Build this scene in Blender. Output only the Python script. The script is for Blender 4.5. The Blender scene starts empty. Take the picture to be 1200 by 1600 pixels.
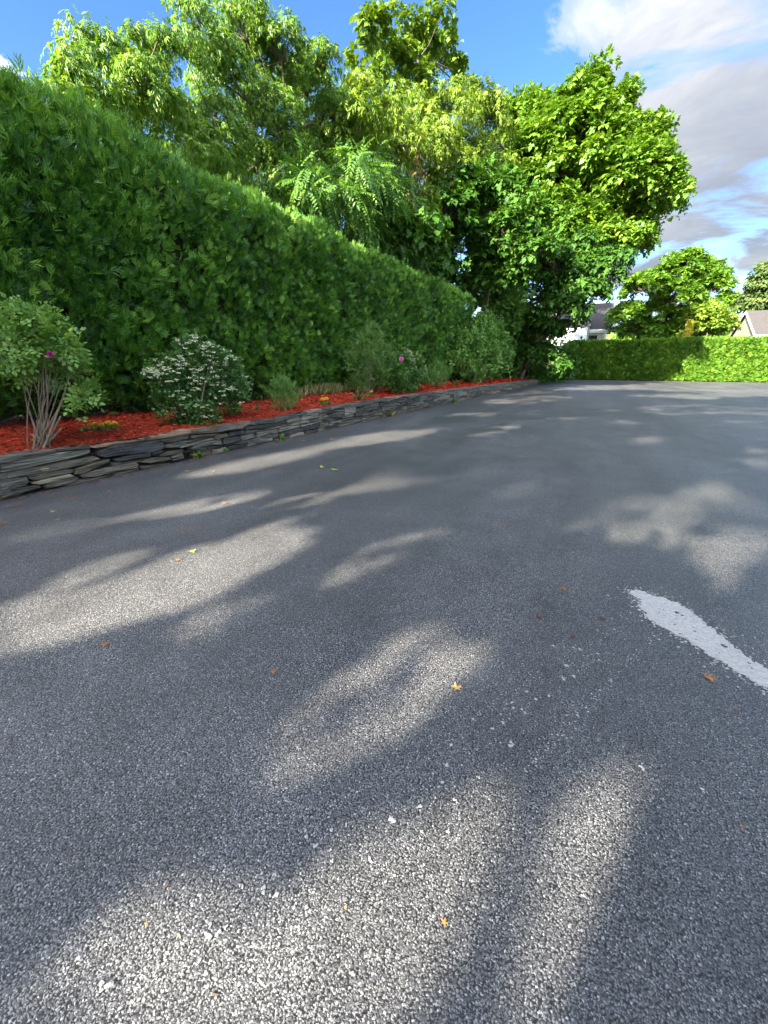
import bpy, math, random
import numpy as np
from mathutils import Vector, Matrix
rng = np.random.default_rng(7); random.seed(7)
SC = bpy.context.scene
COL = SC.collection

# ------------------------------------------------------------------ camera, sky, sun, exposure
CAM_H, FPX, HZ = 1.5, 620.0, 572.0
PITCH = math.atan((800-HZ)/FPX)
YAW = math.atan(368/math.hypot(FPX, 800-HZ))
cd = bpy.data.cameras.new('camera'); cam = bpy.data.objects.new('camera', cd); COL.objects.link(cam)
cd.sensor_fit = 'VERTICAL'; cd.sensor_height = 36; cd.lens = FPX/1600*36
cd.clip_start = 0.05; cd.clip_end = 1500
cam.location = (0, 0, CAM_H); cam.rotation_euler = (math.pi/2-PITCH, 0, YAW)
SC.camera = cam

SUN_AZ, SUN_EL = math.radians(17), math.radians(27)      # light travels towards +y, 17 degrees to +x
TOSUN = np.array([-math.sin(SUN_AZ)*math.cos(SUN_EL), -math.cos(SUN_AZ)*math.cos(SUN_EL), math.sin(SUN_EL)])
sl = bpy.data.lights.new('sun', 'SUN'); sun = bpy.data.objects.new('sun', sl); COL.objects.link(sun)
sl.energy = 4.3; sl.angle = math.radians(0.5); sl.color = (1.0, 0.90, 0.74)
sun.rotation_euler = Vector(TOSUN).to_track_quat('Z', 'Y').to_euler()
SC.view_settings.view_transform = 'Standard'; SC.view_settings.look = 'None'
SC.view_settings.exposure = 3.0; SC.view_settings.gamma = 1.0; SC.view_settings.use_curve_mapping = False
SC.render.engine = 'CYCLES'
SC.cycles.use_denoising = True
SC.cycles.max_bounces = 6; SC.cycles.diffuse_bounces = 3; SC.cycles.glossy_bounces = 2
SC.cycles.transmission_bounces = 4; SC.cycles.transparent_max_bounces = 4

def ray(px, py):
    xc = (px-600)/FPX; yc = (800-py)/FPX
    fx, fy, fz = xc, math.cos(PITCH)+yc*math.sin(PITCH), -math.sin(PITCH)+yc*math.cos(PITCH)
    c, s = math.cos(YAW), math.sin(YAW)
    return np.array([c*fx-s*fy, s*fx+c*fy, fz])
def on_z(px, py, z=0.0):
    d = ray(px, py); t = (z-CAM_H)/d[2]; return np.array([d[0]*t, d[1]*t, z])
def on_x(px, py, x):
    d = ray(px, py); t = x/d[0]; return np.array([x, d[1]*t, CAM_H+d[2]*t])
def on_y(px, py, y):
    d = ray(px, py); t = y/d[1]; return np.array([d[0]*t, y, CAM_H+d[2]*t])

class NT:
    """small node-tree writer"""
    def __init__(s, tree):
        s.t = tree; tree.nodes.clear()
    def n(s, typ, **kw):
        nd = s.t.nodes.new(typ)
        for k, v in kw.items():
            if k.startswith('i_'):
                key = k[2:]; key = int(key) if key.isdigit() else key
                nd.inputs[key].default_value = v
            else: setattr(nd, k, v)
        return nd
    def l(s, a, b): s.t.links.new(a, b)
    def math(s, op, a, b=0.0, c=None, clamp=False):
        nd = s.t.nodes.new('ShaderNodeMath'); nd.operation = op; nd.use_clamp = clamp
        for i, v in enumerate((a, b, c)):
            if v is None: continue
            if isinstance(v, (int, float)): nd.inputs[i].default_value = v
            else: s.l(v, nd.inputs[i])
        return nd.outputs[0]
    def mix(s, fac, a, b, blend='MIX'):
        nd = s.t.nodes.new('ShaderNodeMix'); nd.data_type = 'RGBA'; nd.blend_type = blend
        for sock, v in ((nd.inputs[0], fac), (nd.inputs[6], a), (nd.inputs[7], b)):
            if isinstance(v, (int, float)): sock.default_value = v
            elif isinstance(v, tuple): sock.default_value = v if len(v) == 4 else v+(1,)
            else: s.l(v, sock)
        return nd.outputs[2]
    def ramp(s, fac, stops, interp='LINEAR'):
        nd = s.t.nodes.new('ShaderNodeValToRGB'); cr = nd.color_ramp; cr.interpolation = interp
        while len(cr.elements) < len(stops): cr.elements.new(0.5)
        for e, (p, c) in zip(cr.elements, stops):
            e.position = p; e.color = (c, c, c, 1) if isinstance(c, (int, float)) else tuple(c)+(1,)
        s.l(fac, nd.inputs[0]); return nd.outputs[0]
    def noise(s, vec, scale, detail=4, rough=0.55, dist=0.0):
        nd = s.n('ShaderNodeTexNoise'); nd.inputs['Scale'].default_value = scale
        nd.inputs['Detail'].default_value = detail; nd.inputs['Roughness'].default_value = rough
        nd.inputs['Distortion'].default_value = dist
        if vec is not None: s.l(vec, nd.inputs['Vector'])
        return nd.outputs[0]

# sky: clear Nishita blue with drifting broken cloud laid over it by direction
world = bpy.data.worlds.new('World'); SC.world = world; world.use_nodes = True
w = NT(world.node_tree)
sky = w.n('ShaderNodeTexSky'); sky.sky_type = 'NISHITA'; sky.sun_disc = False
sky.sun_elevation = SUN_EL; sky.sun_rotation = math.atan2(TOSUN[0], TOSUN[1])
sky.air_density = 1.0; sky.dust_density = 0.3; sky.ozone_density = 2.5; sky.altitude = 100
tc = w.n('ShaderNodeTexCoord')
nrm = w.n('ShaderNodeVectorMath', operation='NORMALIZE'); w.l(tc.outputs['Generated'], nrm.inputs[0])
D = nrm.outputs[0]
sp = w.n('ShaderNodeSeparateXYZ'); w.l(D, sp.inputs[0])
zz = w.math('ADD', w.math('MAXIMUM', sp.outputs[2], 0.0), 0.16)
cb = w.n('ShaderNodeCombineXYZ')
w.l(w.math('DIVIDE', sp.outputs[0], zz), cb.inputs[0]); w.l(w.math('DIVIDE', sp.outputs[1], zz), cb.inputs[1])
cn = w.noise(cb.outputs[0], 1.5, 10, 0.6, 0.45)
bias = None
CLOUDS = [(1190,60,12,.42),(1000,150,5,.30),(1090,110,8,.36),(1170,340,9,.40),(1210,290,9,.2),(1090,350,6,.30),
          (900,22,3.2,.30),(0,90,4.5,.12),(60,20,5,-.12),(1120,215,4.5,-.40),(1060,255,4,-.30),(1165,450,5.0,-.42),(300,60,24,-.24),(650,60,13,-.26),(860,90,7,-.16),(940,50,5,-.14),(520,100,12,-.2),(1000,20,5,-.12)]
for px, py, rad, wt in CLOUDS:
    c = ray(px, py); c = c/np.linalg.norm(c)
    dt = w.n('ShaderNodeVectorMath', operation='DOT_PRODUCT'); w.l(D, dt.inputs[0]); dt.inputs[1].default_value = tuple(c)
    k = 1.0/(1-math.cos(math.radians(rad)))
    g = w.math('POWER', math.e, w.math('MULTIPLY', w.math('SUBTRACT', dt.outputs['Value'], 1.0), k))
    g = w.math('MULTIPLY', g, wt)
    bias = g if bias is None else w.math('ADD', bias, g)
bias = w.math('MINIMUM', w.math('MAXIMUM', bias, -.45), .27)
cover = w.math('ADD', w.math('MULTIPLY_ADD', cn, 2.1, -1.05+.455), bias)
fac = w.ramp(cover, [(0.47, 0.0), (0.57, 0.5), (0.73, 1.0)], 'EASE')
shade = w.noise(cb.outputs[0], 1.9, 9, 0.62, 0.4)
ccol = w.ramp(shade, [(0.36, (1.42, 1.50, 1.66)), (0.5, (1.80, 1.83, 1.88)), (0.62, (2.35, 2.32, 2.28))])
# cloud towards the sun brightened well past forward scattering, as added fill light
ds = w.n('ShaderNodeVectorMath', operation='DOT_PRODUCT'); w.l(D, ds.inputs[0]); ds.inputs[1].default_value = tuple(TOSUN)
sun_fill = w.math('POWER', w.math('MULTIPLY_ADD', ds.outputs['Value'], .5, .5), 2.5)
vs = w.n('ShaderNodeVectorMath', operation='SCALE'); w.l(ccol, vs.inputs[0]); w.l(w.math('MULTIPLY_ADD', sun_fill, 12.0, 0.20), vs.inputs['Scale']); ccol = vs.outputs[0]
hs = w.n('ShaderNodeHueSaturation'); w.l(sky.outputs[0], hs.inputs['Color'])
hs.inputs['Saturation'].default_value = 1.22; hs.inputs['Value'].default_value = 0.37; hs.inputs['Hue'].default_value = 0.507
mixed = w.mix(w.math('MULTIPLY', fac, 0.92), hs.outputs[0], ccol)
bg = w.n('ShaderNodeBackground'); bg.inputs['Strength'].default_value = 0.125
w.l(mixed, bg.inputs['Color'])
wo = w.n('ShaderNodeOutputWorld'); w.l(bg.outputs[0], wo.inputs[0])

# ------------------------------------------------------------------ helpers
def tag(o, label=None, cat=None, group=None, kind=None):
    if label: o['label'] = label
    if cat: o['category'] = cat
    if group: o['group'] = group
    if kind: o['kind'] = kind
    return o
def empty(name, loc, label, cat, group=None):
    o = bpy.data.objects.new(name, None); COL.objects.link(o); o.location = loc
    o.empty_display_size = 0.2
    return tag(o, label, cat, group)
def link(name, me, mat, parent=None):
    o = bpy.data.objects.new(name, me); COL.objects.link(o)
    if mat is not None and not len(me.materials): me.materials.append(mat)
    if parent is not None:
        o.parent = parent
        if parent.type == 'EMPTY': o.matrix_parent_inverse = Matrix.Translation(parent.location).inverted()
    return o
def mesh(name, V, F, mat, parent=None, tint=None, smooth=False):
    """V (n,3) world coordinates; F = list of index arrays, each (m,k) for polygons of k corners; tint per vertex"""
    V = np.asarray(V, dtype=np.float32); me = bpy.data.meshes.new(name)
    F = [np.asarray(f, dtype=np.int32) for f in F if len(f)]
    me.vertices.add(len(V)); me.vertices.foreach_set('co', V.ravel())
    nl = sum(f.size for f in F); npoly = sum(len(f) for f in F)
    me.loops.add(nl); me.polygons.add(npoly)
    me.loops.foreach_set('vertex_index', np.concatenate([f.ravel() for f in F]))
    tot = np.concatenate([np.full(len(f), f.shape[1], dtype=np.int32) for f in F])
    st = np.concatenate([[0], np.cumsum(tot)[:-1]]).astype(np.int32)
    me.polygons.foreach_set('loop_start', st)
    if smooth: me.polygons.foreach_set('use_smooth', np.ones(npoly, dtype=bool))
    if tint is not None:
        a = me.attributes.new('tint', 'FLOAT', 'POINT'); a.data.foreach_set('value', np.asarray(tint, dtype=np.float32))
    me.update(calc_edges=True); me.validate()
    return link(name, me, mat, parent)

class MB:
    """collects simple shapes into one mesh"""
    def __init__(s): s.v = []; s.f = []
    def add(s, V, F):
        b = len(s.v); s.v += [tuple(map(float, p)) for p in V]; s.f += [tuple(b+i for i in f) for f in F]; return s
    def box(s, lo, hi):
        (x0, y0, z0), (x1, y1, z1) = lo, hi
        return s.add([(x0,y0,z0),(x1,y0,z0),(x1,y1,z0),(x0,y1,z0),(x0,y0,z1),(x1,y0,z1),(x1,y1,z1),(x0,y1,z1)],
                     [(0,3,2,1),(4,5,6,7),(0,1,5,4),(1,2,6,5),(2,3,7,6),(3,0,4,7)])
    def slab(s, quad, th):
        """a plate of thickness th under a planar quad"""
        q = [np.array(p, float) for p in quad]; n = np.cross(q[1]-q[0], q[2]-q[0]); n /= np.linalg.norm(n)
        return s.add(q+[p-n*th for p in q], [(0,1,2,3),(7,6,5,4),(0,4,5,1),(1,5,6,2),(2,6,7,3),(3,7,4,0)])
    def build(s, name, mat, parent=None):
        me = bpy.data.meshes.new(name); me.from_pydata(s.v, [], s.f); me.update()
        return link(name, me, mat, parent)

def unit(a): return a/np.maximum(np.linalg.norm(a, axis=-1, keepdims=True), 1e-9)
def rand_dirs(n): return unit(rng.normal(size=(n, 3)))
def scatter(tmpl, P, A, N, S, tint, jit=0.0):
    """place copies of a leaf template (verts, tris) at P, long axis A (+y), face normal N (+z), size S -> V, F, T"""
    tv, tf = tmpl; n = len(P); k = len(tv)
    A = unit(A); X = unit(np.cross(A, N)); N = np.cross(X, A)
    M = np.stack([X, A, N], axis=2)                               # columns
    V = np.einsum('nij,kj->nki', M, tv)*np.asarray(S).reshape(-1, 1, 1)+P[:, None, :]
    F = (tf[None]+(np.arange(n)*k)[:, None, None]).reshape(-1, tf.shape[1])
    return V.reshape(-1, 3), F, np.repeat(np.asarray(tint), k)
def inside(P, poly):
    x, y = P[:,0], P[:,1]; c = np.zeros(len(P), bool); n = len(poly)
    for i in range(n):
        (x0,y0), (x1,y1) = poly[i], poly[(i+1) % n]
        m_ = ((y0 > y) != (y1 > y)) & (x < (x1-x0)*(y-y0)/((y1-y0) if y1 != y0 else 1e-9)+x0); c ^= m_
    return c
def merge(parts):
    Vs, Fs, Ts, b = [], [], [], 0
    for V, F, T in parts:
        Vs.append(V); Fs.append(F+b); Ts.append(T); b += len(V)
    return np.concatenate(Vs), np.concatenate(Fs), np.concatenate(Ts)
def tubes(segs, sides=5):
    """segs: rows of p0(3) p1(3) r0 r1 -> V, F(quads)"""
    segs = np.asarray(segs, float); p0, p1, r0, r1 = segs[:, :3], segs[:, 3:6], segs[:, 6], segs[:, 7]
    d = unit(p1-p0); ref = np.where(np.abs(d[:, 2:3]) > .9, np.array([[1., 0, 0]]), np.array([[0, 0, 1.]]))
    u = unit(np.cross(d, ref)); v = np.cross(d, u)
    a = np.linspace(0, 2*np.pi, sides, endpoint=False)
    ring = u[:, None]*np.cos(a)[None, :, None]+v[:, None]*np.sin(a)[None, :, None]
    V = np.concatenate([p0[:, None]+ring*r0[:, None, None], p1[:, None]+ring*r1[:, None, None]], axis=1)
    i = np.arange(sides); j = (i+1) % sides
    f = np.stack([i, j, j+sides, i+sides], 1)
    F = (f[None]+(np.arange(len(segs))*2*sides)[:, None, None]).reshape(-1, 4)
    return V.reshape(-1, 3), F
def wob(a, b, seed=0, sc=1.0):
    """cheap smooth noise in two coordinates, about -1..1"""
    r = np.random.default_rng(seed); out = np.zeros(np.broadcast(a, b).shape)
    for k in range(7):
        f = sc*(0.6+1.9*k/3)*r.uniform(.7, 1.3); th = r.uniform(0, 6.3); ph = r.uniform(0, 6.3)
        out = out+np.sin((a*math.cos(th)+b*math.sin(th))*f+ph)/(1+.35*k)
    return out/2.6

# ------------------------------------------------------------------ leaf templates (long axis +y, unit length)
def quadleaf(w=.3, droop=.08, fold=.06):
    v = np.array([(0,0,0),(w,.45,fold),(0,1,-droop),(-w,.45,fold)], float)
    return v, np.array([(0,1,2),(0,2,3)])
def join_t(items):
    V, F, b = [], [], 0
    for v, f in items: V.append(v); F.append(f+b); b += len(v)
    return np.concatenate(V), np.concatenate(F)
def placed(t, base, ang, L, tilt=0.0, w=1.0):
    v, f = t; v = v*np.array([L*w, L, L]); c, s = math.cos(tilt), math.sin(tilt)
    v = np.stack([v[:,0], v[:,1]*c-v[:,2]*s, v[:,1]*s+v[:,2]*c], 1)
    c, s = math.cos(ang), math.sin(ang)
    return np.stack([v[:,0]*c-v[:,1]*s, v[:,0]*s+v[:,1]*c, v[:,2]], 1)+np.array(base), f
Q = quadleaf()
def spray_t(seed):
    """arborvitae fan: a midrib with flat scaly fingers"""
    r = random.Random(seed); it = [placed(quadleaf(.045, .06, .02), (0,0,0), 0, 1.0)]
    for i in range(3):
        for s in (-1, 1):
            it.append(placed(quadleaf(.088, .07, .03), (0, .12+.25*i, 0), s*(.50+r.uniform(-.12,.12)), (.64-.11*i)*r.uniform(.85,1.15), r.uniform(-.35,.25)))
    return join_t(it)
def pinnate_t(n, L, w, ang, tilt, drop=0.0):
    it = []
    for i in range(n):
        y = .12+.78*i/n
        for s in (-1, 1): it.append(placed(quadleaf(w, .12, .05), (0, y, -drop*y*y), s*ang, L*(1-.25*i/n), tilt-drop*.6))
    it.append(placed(quadleaf(w, .12, .05), (0, .86, -drop*.74), 0, L, tilt-drop))
    return join_t(it)
def palm_t(n, w, spread, seed=0):
    r = random.Random(seed); it = []
    for i in range(n):
        a = (i/(n-1)-.5)*spread if n > 1 else 0
        it.append(placed(quadleaf(w, .15, .07), (0, 0, 0), a, 1-.35*abs(a)/max(spread/2, .01)+r.uniform(-.08,.08), r.uniform(-.25,.1)))
    return join_t(it)
def tuft_t(n, seed):
    """a loose bunch of leaves pointing all ways about +y"""
    r = random.Random(seed); it = []
    for i in range(n):
        v, f = placed(quadleaf(r.uniform(.26,.36), .12, .08), (r.uniform(-.3,.3), r.uniform(-.1,.45), r.uniform(-.3,.3)), r.uniform(-1.5,1.5), r.uniform(.5,.75), r.uniform(-.8,.6))
        it.append((v, f))
    return join_t(it)
SPRAY = [spray_t(i) for i in range(4)]
ROSE = [pinnate_t(2, .52, .36, 1.0, .05)]
ASH = [pinnate_t(2, .66, .14, .7, -.2, .35), palm_t(5, .12, 2.0, 3), palm_t(4, .13, 1.4, 8)]
MAPLE = [palm_t(3,.42,3.0,1), tuft_t(3,61)]
SUMAC = [pinnate_t(6, .30, .2, 1.15, -.1, .35)]
TUFT = [tuft_t(5, i) for i in range(3)]
FINE = [pinnate_t(4, .26, .22, .9, 0, .1)]

# ------------------------------------------------------------------ materials
def new_mat(name):
    m = bpy.data.materials.new(name); m.use_nodes = True
    nt = NT(m.node_tree); out = nt.n('ShaderNodeOutputMaterial'); return m, nt, out
def leaf_mat(name, stops, trans=0.3, rough=0.5, spec=0.35, tcol=None, noise_sc=0):
    m, t, out = new_mat(name)
    at = t.n('ShaderNodeAttribute'); at.attribute_name = 'tint'
    c = t.ramp(at.outputs['Fac'], stops)
    p = t.n('ShaderNodeBsdfPrincipled'); t.l(c, p.inputs['Base Color'])
    p.inputs['Roughness'].default_value = rough; p.inputs['Specular IOR Level'].default_value = spec
    if trans > 0:
        tr = t.n('ShaderNodeBsdfTranslucent')
        c2 = t.mix(1.0, c, tcol or (1.5, 1.35, .45), 'MULTIPLY'); t.l(c2, tr.inputs['Color'])
        ms = t.n('ShaderNodeMixShader'); ms.inputs[0].default_value = trans
        t.l(p.outputs[0], ms.inputs[1]); t.l(tr.outputs[0], ms.inputs[2]); t.l(ms.outputs[0], out.inputs[0])
    else: t.l(p.outputs[0], out.inputs[0])
    return m
def plain(name, col, rough=.7, var=.25, scale=8, bump=0.0, stretch=None, spec=.3):
    m, t, out = new_mat(name)
    tcn = t.n('ShaderNodeTexCoord'); mp = t.n('ShaderNodeMapping'); t.l(tcn.outputs['Object'], mp.inputs[0])
    if stretch: mp.inputs['Scale'].default_value = stretch
    n = t.noise(mp.outputs[0], scale, 6, .6)
    d = tuple(v*(1-var) for v in col); b = tuple(min(1, v*(1+var)) for v in col)
    c = t.ramp(n, [(.3, d), (.7, b)])
    p = t.n('ShaderNodeBsdfPrincipled'); t.l(c, p.inputs['Base Color']); p.inputs['Roughness'].default_value = rough
    p.inputs['Specular IOR Level'].default_value = spec
    if bump:
        bp = t.n('ShaderNodeBump'); bp.inputs['Strength'].default_value = bump; bp.inputs['Distance'].default_value = .02
        t.l(n, bp.inputs['Height']); t.l(bp.outputs[0], p.inputs['Normal'])
    t.l(p.outputs[0], out.inputs[0]); return m
M = {}
M['hedge'] = leaf_mat('arborvitae_green', [(0, (.018,.065,.009)), (.35, (.06,.185,.020)), (.7, (.14,.33,.036)), (1, (.27,.46,.07))], .25, .42, .4)
M['hedge_far'] = leaf_mat('far_hedge_green', [(0, (.03,.09,.008)), (.5, (.075,.17,.014)), (1, (.15,.27,.025))], .25, .5, .25)  # one green range for the whole far hedge
M['ash'] = leaf_mat('ash_leaf', [(0, (.05,.12,.012)), (.5, (.10,.22,.02)), (1, (.20,.31,.035))], .38, .42, .4)
M['elder'] = leaf_mat('yellow_green_leaf', [(0, (.07,.15,.014)), (.5, (.145,.245,.02)), (1, (.27,.34,.035))], .38, .45, .35)
M['dark'] = leaf_mat('deep_green_leaf', [(0, (.02,.065,.01)), (.5, (.045,.125,.014)), (1, (.09,.19,.025))], .28, .55, .2)
M['maple'] = leaf_mat('maple_leaf', [(0, (.05,.13,.013)), (.5, (.105,.215,.02)), (1, (.18,.30,.03))], .3, .45, .35)
M['lime'] = leaf_mat('lime_leaf', [(0, (.06,.13,.012)), (.5, (.12,.21,.02)), (1, (.21,.29,.03))], .3, .5, .3)
M['rose'] = leaf_mat('rose_leaf', [(0, (.06,.15,.025)), (.5, (.15,.30,.055)), (.92, (.26,.42,.11)), (1, (.5,.45,.06))], .3, .4, .4)
M['viburnum'] = leaf_mat('viburnum_leaf', [(0, (.025,.08,.016)), (.55, (.07,.18,.03)), (1, (.22,.33,.06))], .2, .4, .4)
M['bush'] = leaf_mat('bush_leaf', [(0, (.04,.11,.02)), (.5, (.10,.23,.04)), (1, (.19,.34,.07))], .3, .45, .35)
M['conifer'] = leaf_mat('spruce_needle', [(0, (.03,.06,.015)), (.5, (.06,.10,.025)), (1, (.12,.15,.04))], .1, .6, .2)
M['white_petal'] = leaf_mat('cream_petal', [(0, (.26,.34,.12)), (.45, (.50,.50,.32)), (1, (.72,.71,.58))], .2, .6, .2, (1,1,1))
M['mulch_chip'] = leaf_mat('dyed_mulch_chip', [(0, (.12,.014,.007)), (.5, (.38,.028,.012)), (.9, (.60,.075,.028)), (1, (.78,.36,.18))], 0, .85, .15)
M['litter'] = leaf_mat('dry_litter', [(0, (.05,.03,.015)), (.5, (.16,.09,.04)), (1, (.32,.21,.1))], 0, .85, .15)
M['straw'] = leaf_mat('pale_grass', [(0, (.09,.12,.03)), (.5, (.2,.2,.07)), (1, (.34,.31,.14))], .2, .7, .2)
M['grass'] = leaf_mat('lawn_grass', [(0, (.03,.08,.01)), (.5, (.07,.14,.018)), (1, (.13,.2,.03))], .25, .6, .2)
M['seed'] = leaf_mat('brown_seed', [(0, (.06,.035,.016)), (1, (.15,.08,.03))], .1, .7, .2)
M['bark'] = plain('grey_bark', (.10,.08,.06), .9, .45, 6, .8, (1,1,.25))
M['stem'] = plain('grey_brown_stem', (.17,.13,.09), .85, .4, 30, .6, (1,1,.2))
M['twig'] = plain('hedge_core_dark', (.020,.030,.010), .95, .4, 10)  # near-black green of the hedge cores, shade put into the colour
M['soil'] = plain('mulch_soil', (.26,.032,.010), .95, .5, 40, .8)
M['lawn'] = plain('lawn_ground', (.045,.085,.015), .95, .35, 1.5, .4)
M['siding'] = plain('cream_siding', (.72,.66,.52), .6, .05, 3)
M['white'] = plain('white_paint', (.8,.8,.78), .5, .04, 3)
M['bluewhite'] = plain('pale_siding', (.46,.49,.52), .6, .05, 3)
M['beige'] = plain('beige_siding', (.36,.31,.22), .6, .06, 3)
M['shingle'] = plain('grey_shingle', (.060,.055,.054), .9, .3, 6, .6)
M['pane'] = plain('window_glass', (.03,.035,.04), .08, .1, 2, 0, None, .6)
M['brownleaf'] = plain('dry_leaf', (.34,.14,.04), .75, .4, 30)
M['tanleaf'] = plain('tan_leaf', (.42,.27,.10), .75, .4, 30)
M['greenleaf'] = plain('fresh_leaf', (.22,.34,.05), .6, .3, 30)
M['yellowleaf'] = plain('yellow_leaf', (.45,.38,.06), .6, .3, 30)
M['darkleaf'] = plain('dark_brown_leaf', (.10,.045,.025), .8, .4, 30)
M['marigold'] = plain('marigold_petal', (.80,.43,.02), .6, .2, 60)
M['pink'] = plain('pink_petal', (.62,.12,.36), .6, .25, 40)
M['magenta'] = plain('magenta_petal', (.22,.015,.09), .6, .25, 40)
M['spill'] = plain('dried_cement', (.40,.395,.375), .9, .2, 55, .9)

# slate: object colour gives each stone its own tone; thin cleavage lines run along the bedding
m, t, out = new_mat('slate'); M['slate'] = m
oi = t.n('ShaderNodeObjectInfo'); tcn = t.n('ShaderNodeTexCoord')
geo = t.n('ShaderNodeNewGeometry')
mp = t.n('ShaderNodeMapping'); t.l(geo.outputs['Position'], mp.inputs[0]); mp.inputs['Scale'].default_value = (3, 2.0, 42)
lay = t.noise(mp.outputs[0], 1.6, 7, .65, .5)
blot = t.noise(geo.outputs['Position'], 9, 5, .6)
c = t.mix(1.0, oi.outputs['Color'], t.ramp(lay, [(.34, .18), (.44, .65), (.52, 1.0), (.62, 1.25), (.70, 2.0)]), 'MULTIPLY')
mp2 = t.n('ShaderNodeMapping'); t.l(geo.outputs['Position'], mp2.inputs[0]); mp2.inputs['Scale'].default_value = (2, 1.1, 75)
crk = t.noise(mp2.outputs[0], 1.3, 3, .5, .8)
c = t.mix(1.0, c, t.ramp(crk, [(.36, .15), (.42, 1.0)]), 'MULTIPLY')
lich = t.noise(geo.outputs['Position'], 26, 3, .6)
c = t.mix(t.ramp(lich, [(.62, 0.0), (.70, .45)]), c, (.22, .22, .19))
c = t.mix(t.ramp(blot, [(.55, 0.0), (.75, .4)]), c, (.15, .10, .055))
p = t.n('ShaderNodeBsdfPrincipled'); t.l(c, p.inputs['Base Color']); p.inputs['Roughness'].default_value = .62
p.inputs['Specular IOR Level'].default_value = .4
bp = t.n('ShaderNodeBump'); bp.inputs['Strength'].default_value = 1.0; bp.inputs['Distance'].default_value = .02
t.l(t.math('ADD', t.math('ADD', lay, t.math('MULTIPLY', blot, .4)), t.math('MULTIPLY', t.ramp(crk, [(.36, 0.0), (.42, 1.0)]), .35)), bp.inputs['Height']); t.l(bp.outputs[0], p.inputs['Normal']); t.l(p.outputs[0], out.inputs[0])

# asphalt: pale and dark chippings in black binder, worn and stained in large patches
m, t, out = new_mat('asphalt'); M['asphalt'] = m
geo = t.n('ShaderNodeNewGeometry'); pos = geo.outputs['Position']
def voro(scale, feature='F1'):
    v = t.n('ShaderNodeTexVoronoi'); v.voronoi_dimensions = '2D'; v.feature = feature
    v.inputs['Scale'].default_value = scale; t.l(wv, v.inputs['Vector']); return v
wn = t.n('ShaderNodeTexNoise'); wn.inputs['Scale'].default_value = 160; wn.inputs['Detail'].default_value = 1; t.l(pos, wn.inputs['Vector'])
wm = t.n('ShaderNodeVectorMath', operation='SCALE'); t.l(wn.outputs['Color'], wm.inputs[0]); wm.inputs['Scale'].default_value = .010
wa = t.n('ShaderNodeVectorMath', operation='ADD'); t.l(pos, wa.inputs[0]); t.l(wm.outputs[0], wa.inputs[1]); wv = wa.outputs[0]
v1 = voro(150); v2 = voro(320); v1.distance = 'MANHATTAN'
s1 = t.n('ShaderNodeSeparateColor'); t.l(v1.outputs['Color'], s1.inputs[0])
s2 = t.n('ShaderNodeSeparateColor'); t.l(v2.outputs['Color'], s2.inputs[0])
stone = t.ramp(s1.outputs[0], [(0, (.075,.075,.074)), (.45, (.17,.167,.16)), (.8, (.265,.258,.244)), (.94, (.34,.335,.32)), (1, (.60,.59,.56))])
gap = t.ramp(v1.outputs['Distance'], [(.34, 1.0), (.66, .05)])
stone = t.mix(1.0, stone, gap, 'MULTIPLY')
fine = t.ramp(s2.outputs[0], [(0, (.03,.03,.032)), (.7, (.10,.10,.10)), (.94, (.22,.215,.21)), (1, (.45,.44,.42))])
c = t.mix(t.ramp(s1.outputs[1], [(.22, 1.0), (.26, 0.0)]), stone, fine)
big = t.noise(pos, .35, 5, .6, .6)
mid = t.noise(pos, 2.3, 4, .6)
c = t.mix(1.0, c, t.ramp(big, [(.3, (.74,.74,.75)), (.5, (1.0,1.0,1.0)), (.7, (1.22,1.21,1.19))]), 'MULTIPLY')
mpl = t.n('ShaderNodeMapping'); t.l(pos, mpl.inputs[0]); mpl.inputs['Scale'].default_value = (1.0,.09,1); mpl.inputs['Rotation'].default_value = (0,0,-.12)
lane = t.noise(mpl.outputs[0], 1.0, 5, .6, .4)
c = t.mix(1.0, c, t.ramp(lane, [(.3, .70), (.5, 1.0), (.68, 1.20)]), 'MULTIPLY')
c = t.mix(1.0, c, t.ramp(mid, [(.3, (.62,.635,.66)), (.7, (.89,.91,.945))]), 'MULTIPLY')
p = t.n('ShaderNodeBsdfPrincipled'); t.l(c, p.inputs['Base Color'])
rg = t.math('ADD', t.ramp(big, [(.35, .34), (.7, .46)]), t.math('MULTIPLY', s1.outputs[2], .12)); t.l(rg, p.inputs['Roughness'])
p.inputs['Specular IOR Level'].default_value = .5
hgt = t.math('ADD', t.math('MULTIPLY', t.ramp(v1.outputs['Distance'], [(.1, 1.0), (.85, 0.0)]), t.math('ADD', s1.outputs[2], .3)), t.math('MULTIPLY', v2.outputs['Distance'], -.3))
bp = t.n('ShaderNodeBump'); bp.inputs['Strength'].default_value = .42; bp.inputs['Distance'].default_value = .006
t.l(hgt, bp.inputs['Height']); t.l(bp.outputs[0], p.inputs['Normal']); t.l(p.outputs[0], out.inputs[0])

# ------------------------------------------------------------------ ground
WALL_X = -6.15
Y0, Y1 = -2.0, 39.5                                              # near and far end of the planting bed
def sheet(name, pts, z, mat, kind='structure'):
    V = [(x, y, z) for x, y in pts]
    me = bpy.data.meshes.new(name); me.from_pydata(V, [], [tuple(range(len(V)))]); me.update()
    return tag(link(name, me, mat), kind=kind)
sheet('lawn', [(-700,-700),(700,-700),(700,700),(-700,700)], -.03, M['lawn'])
sheet('driveway', [(-6.4,-30),(17,-30),(17,53.6),(-5.0,53.6),(-6.2,41)], 0, M['asphalt'])

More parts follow.
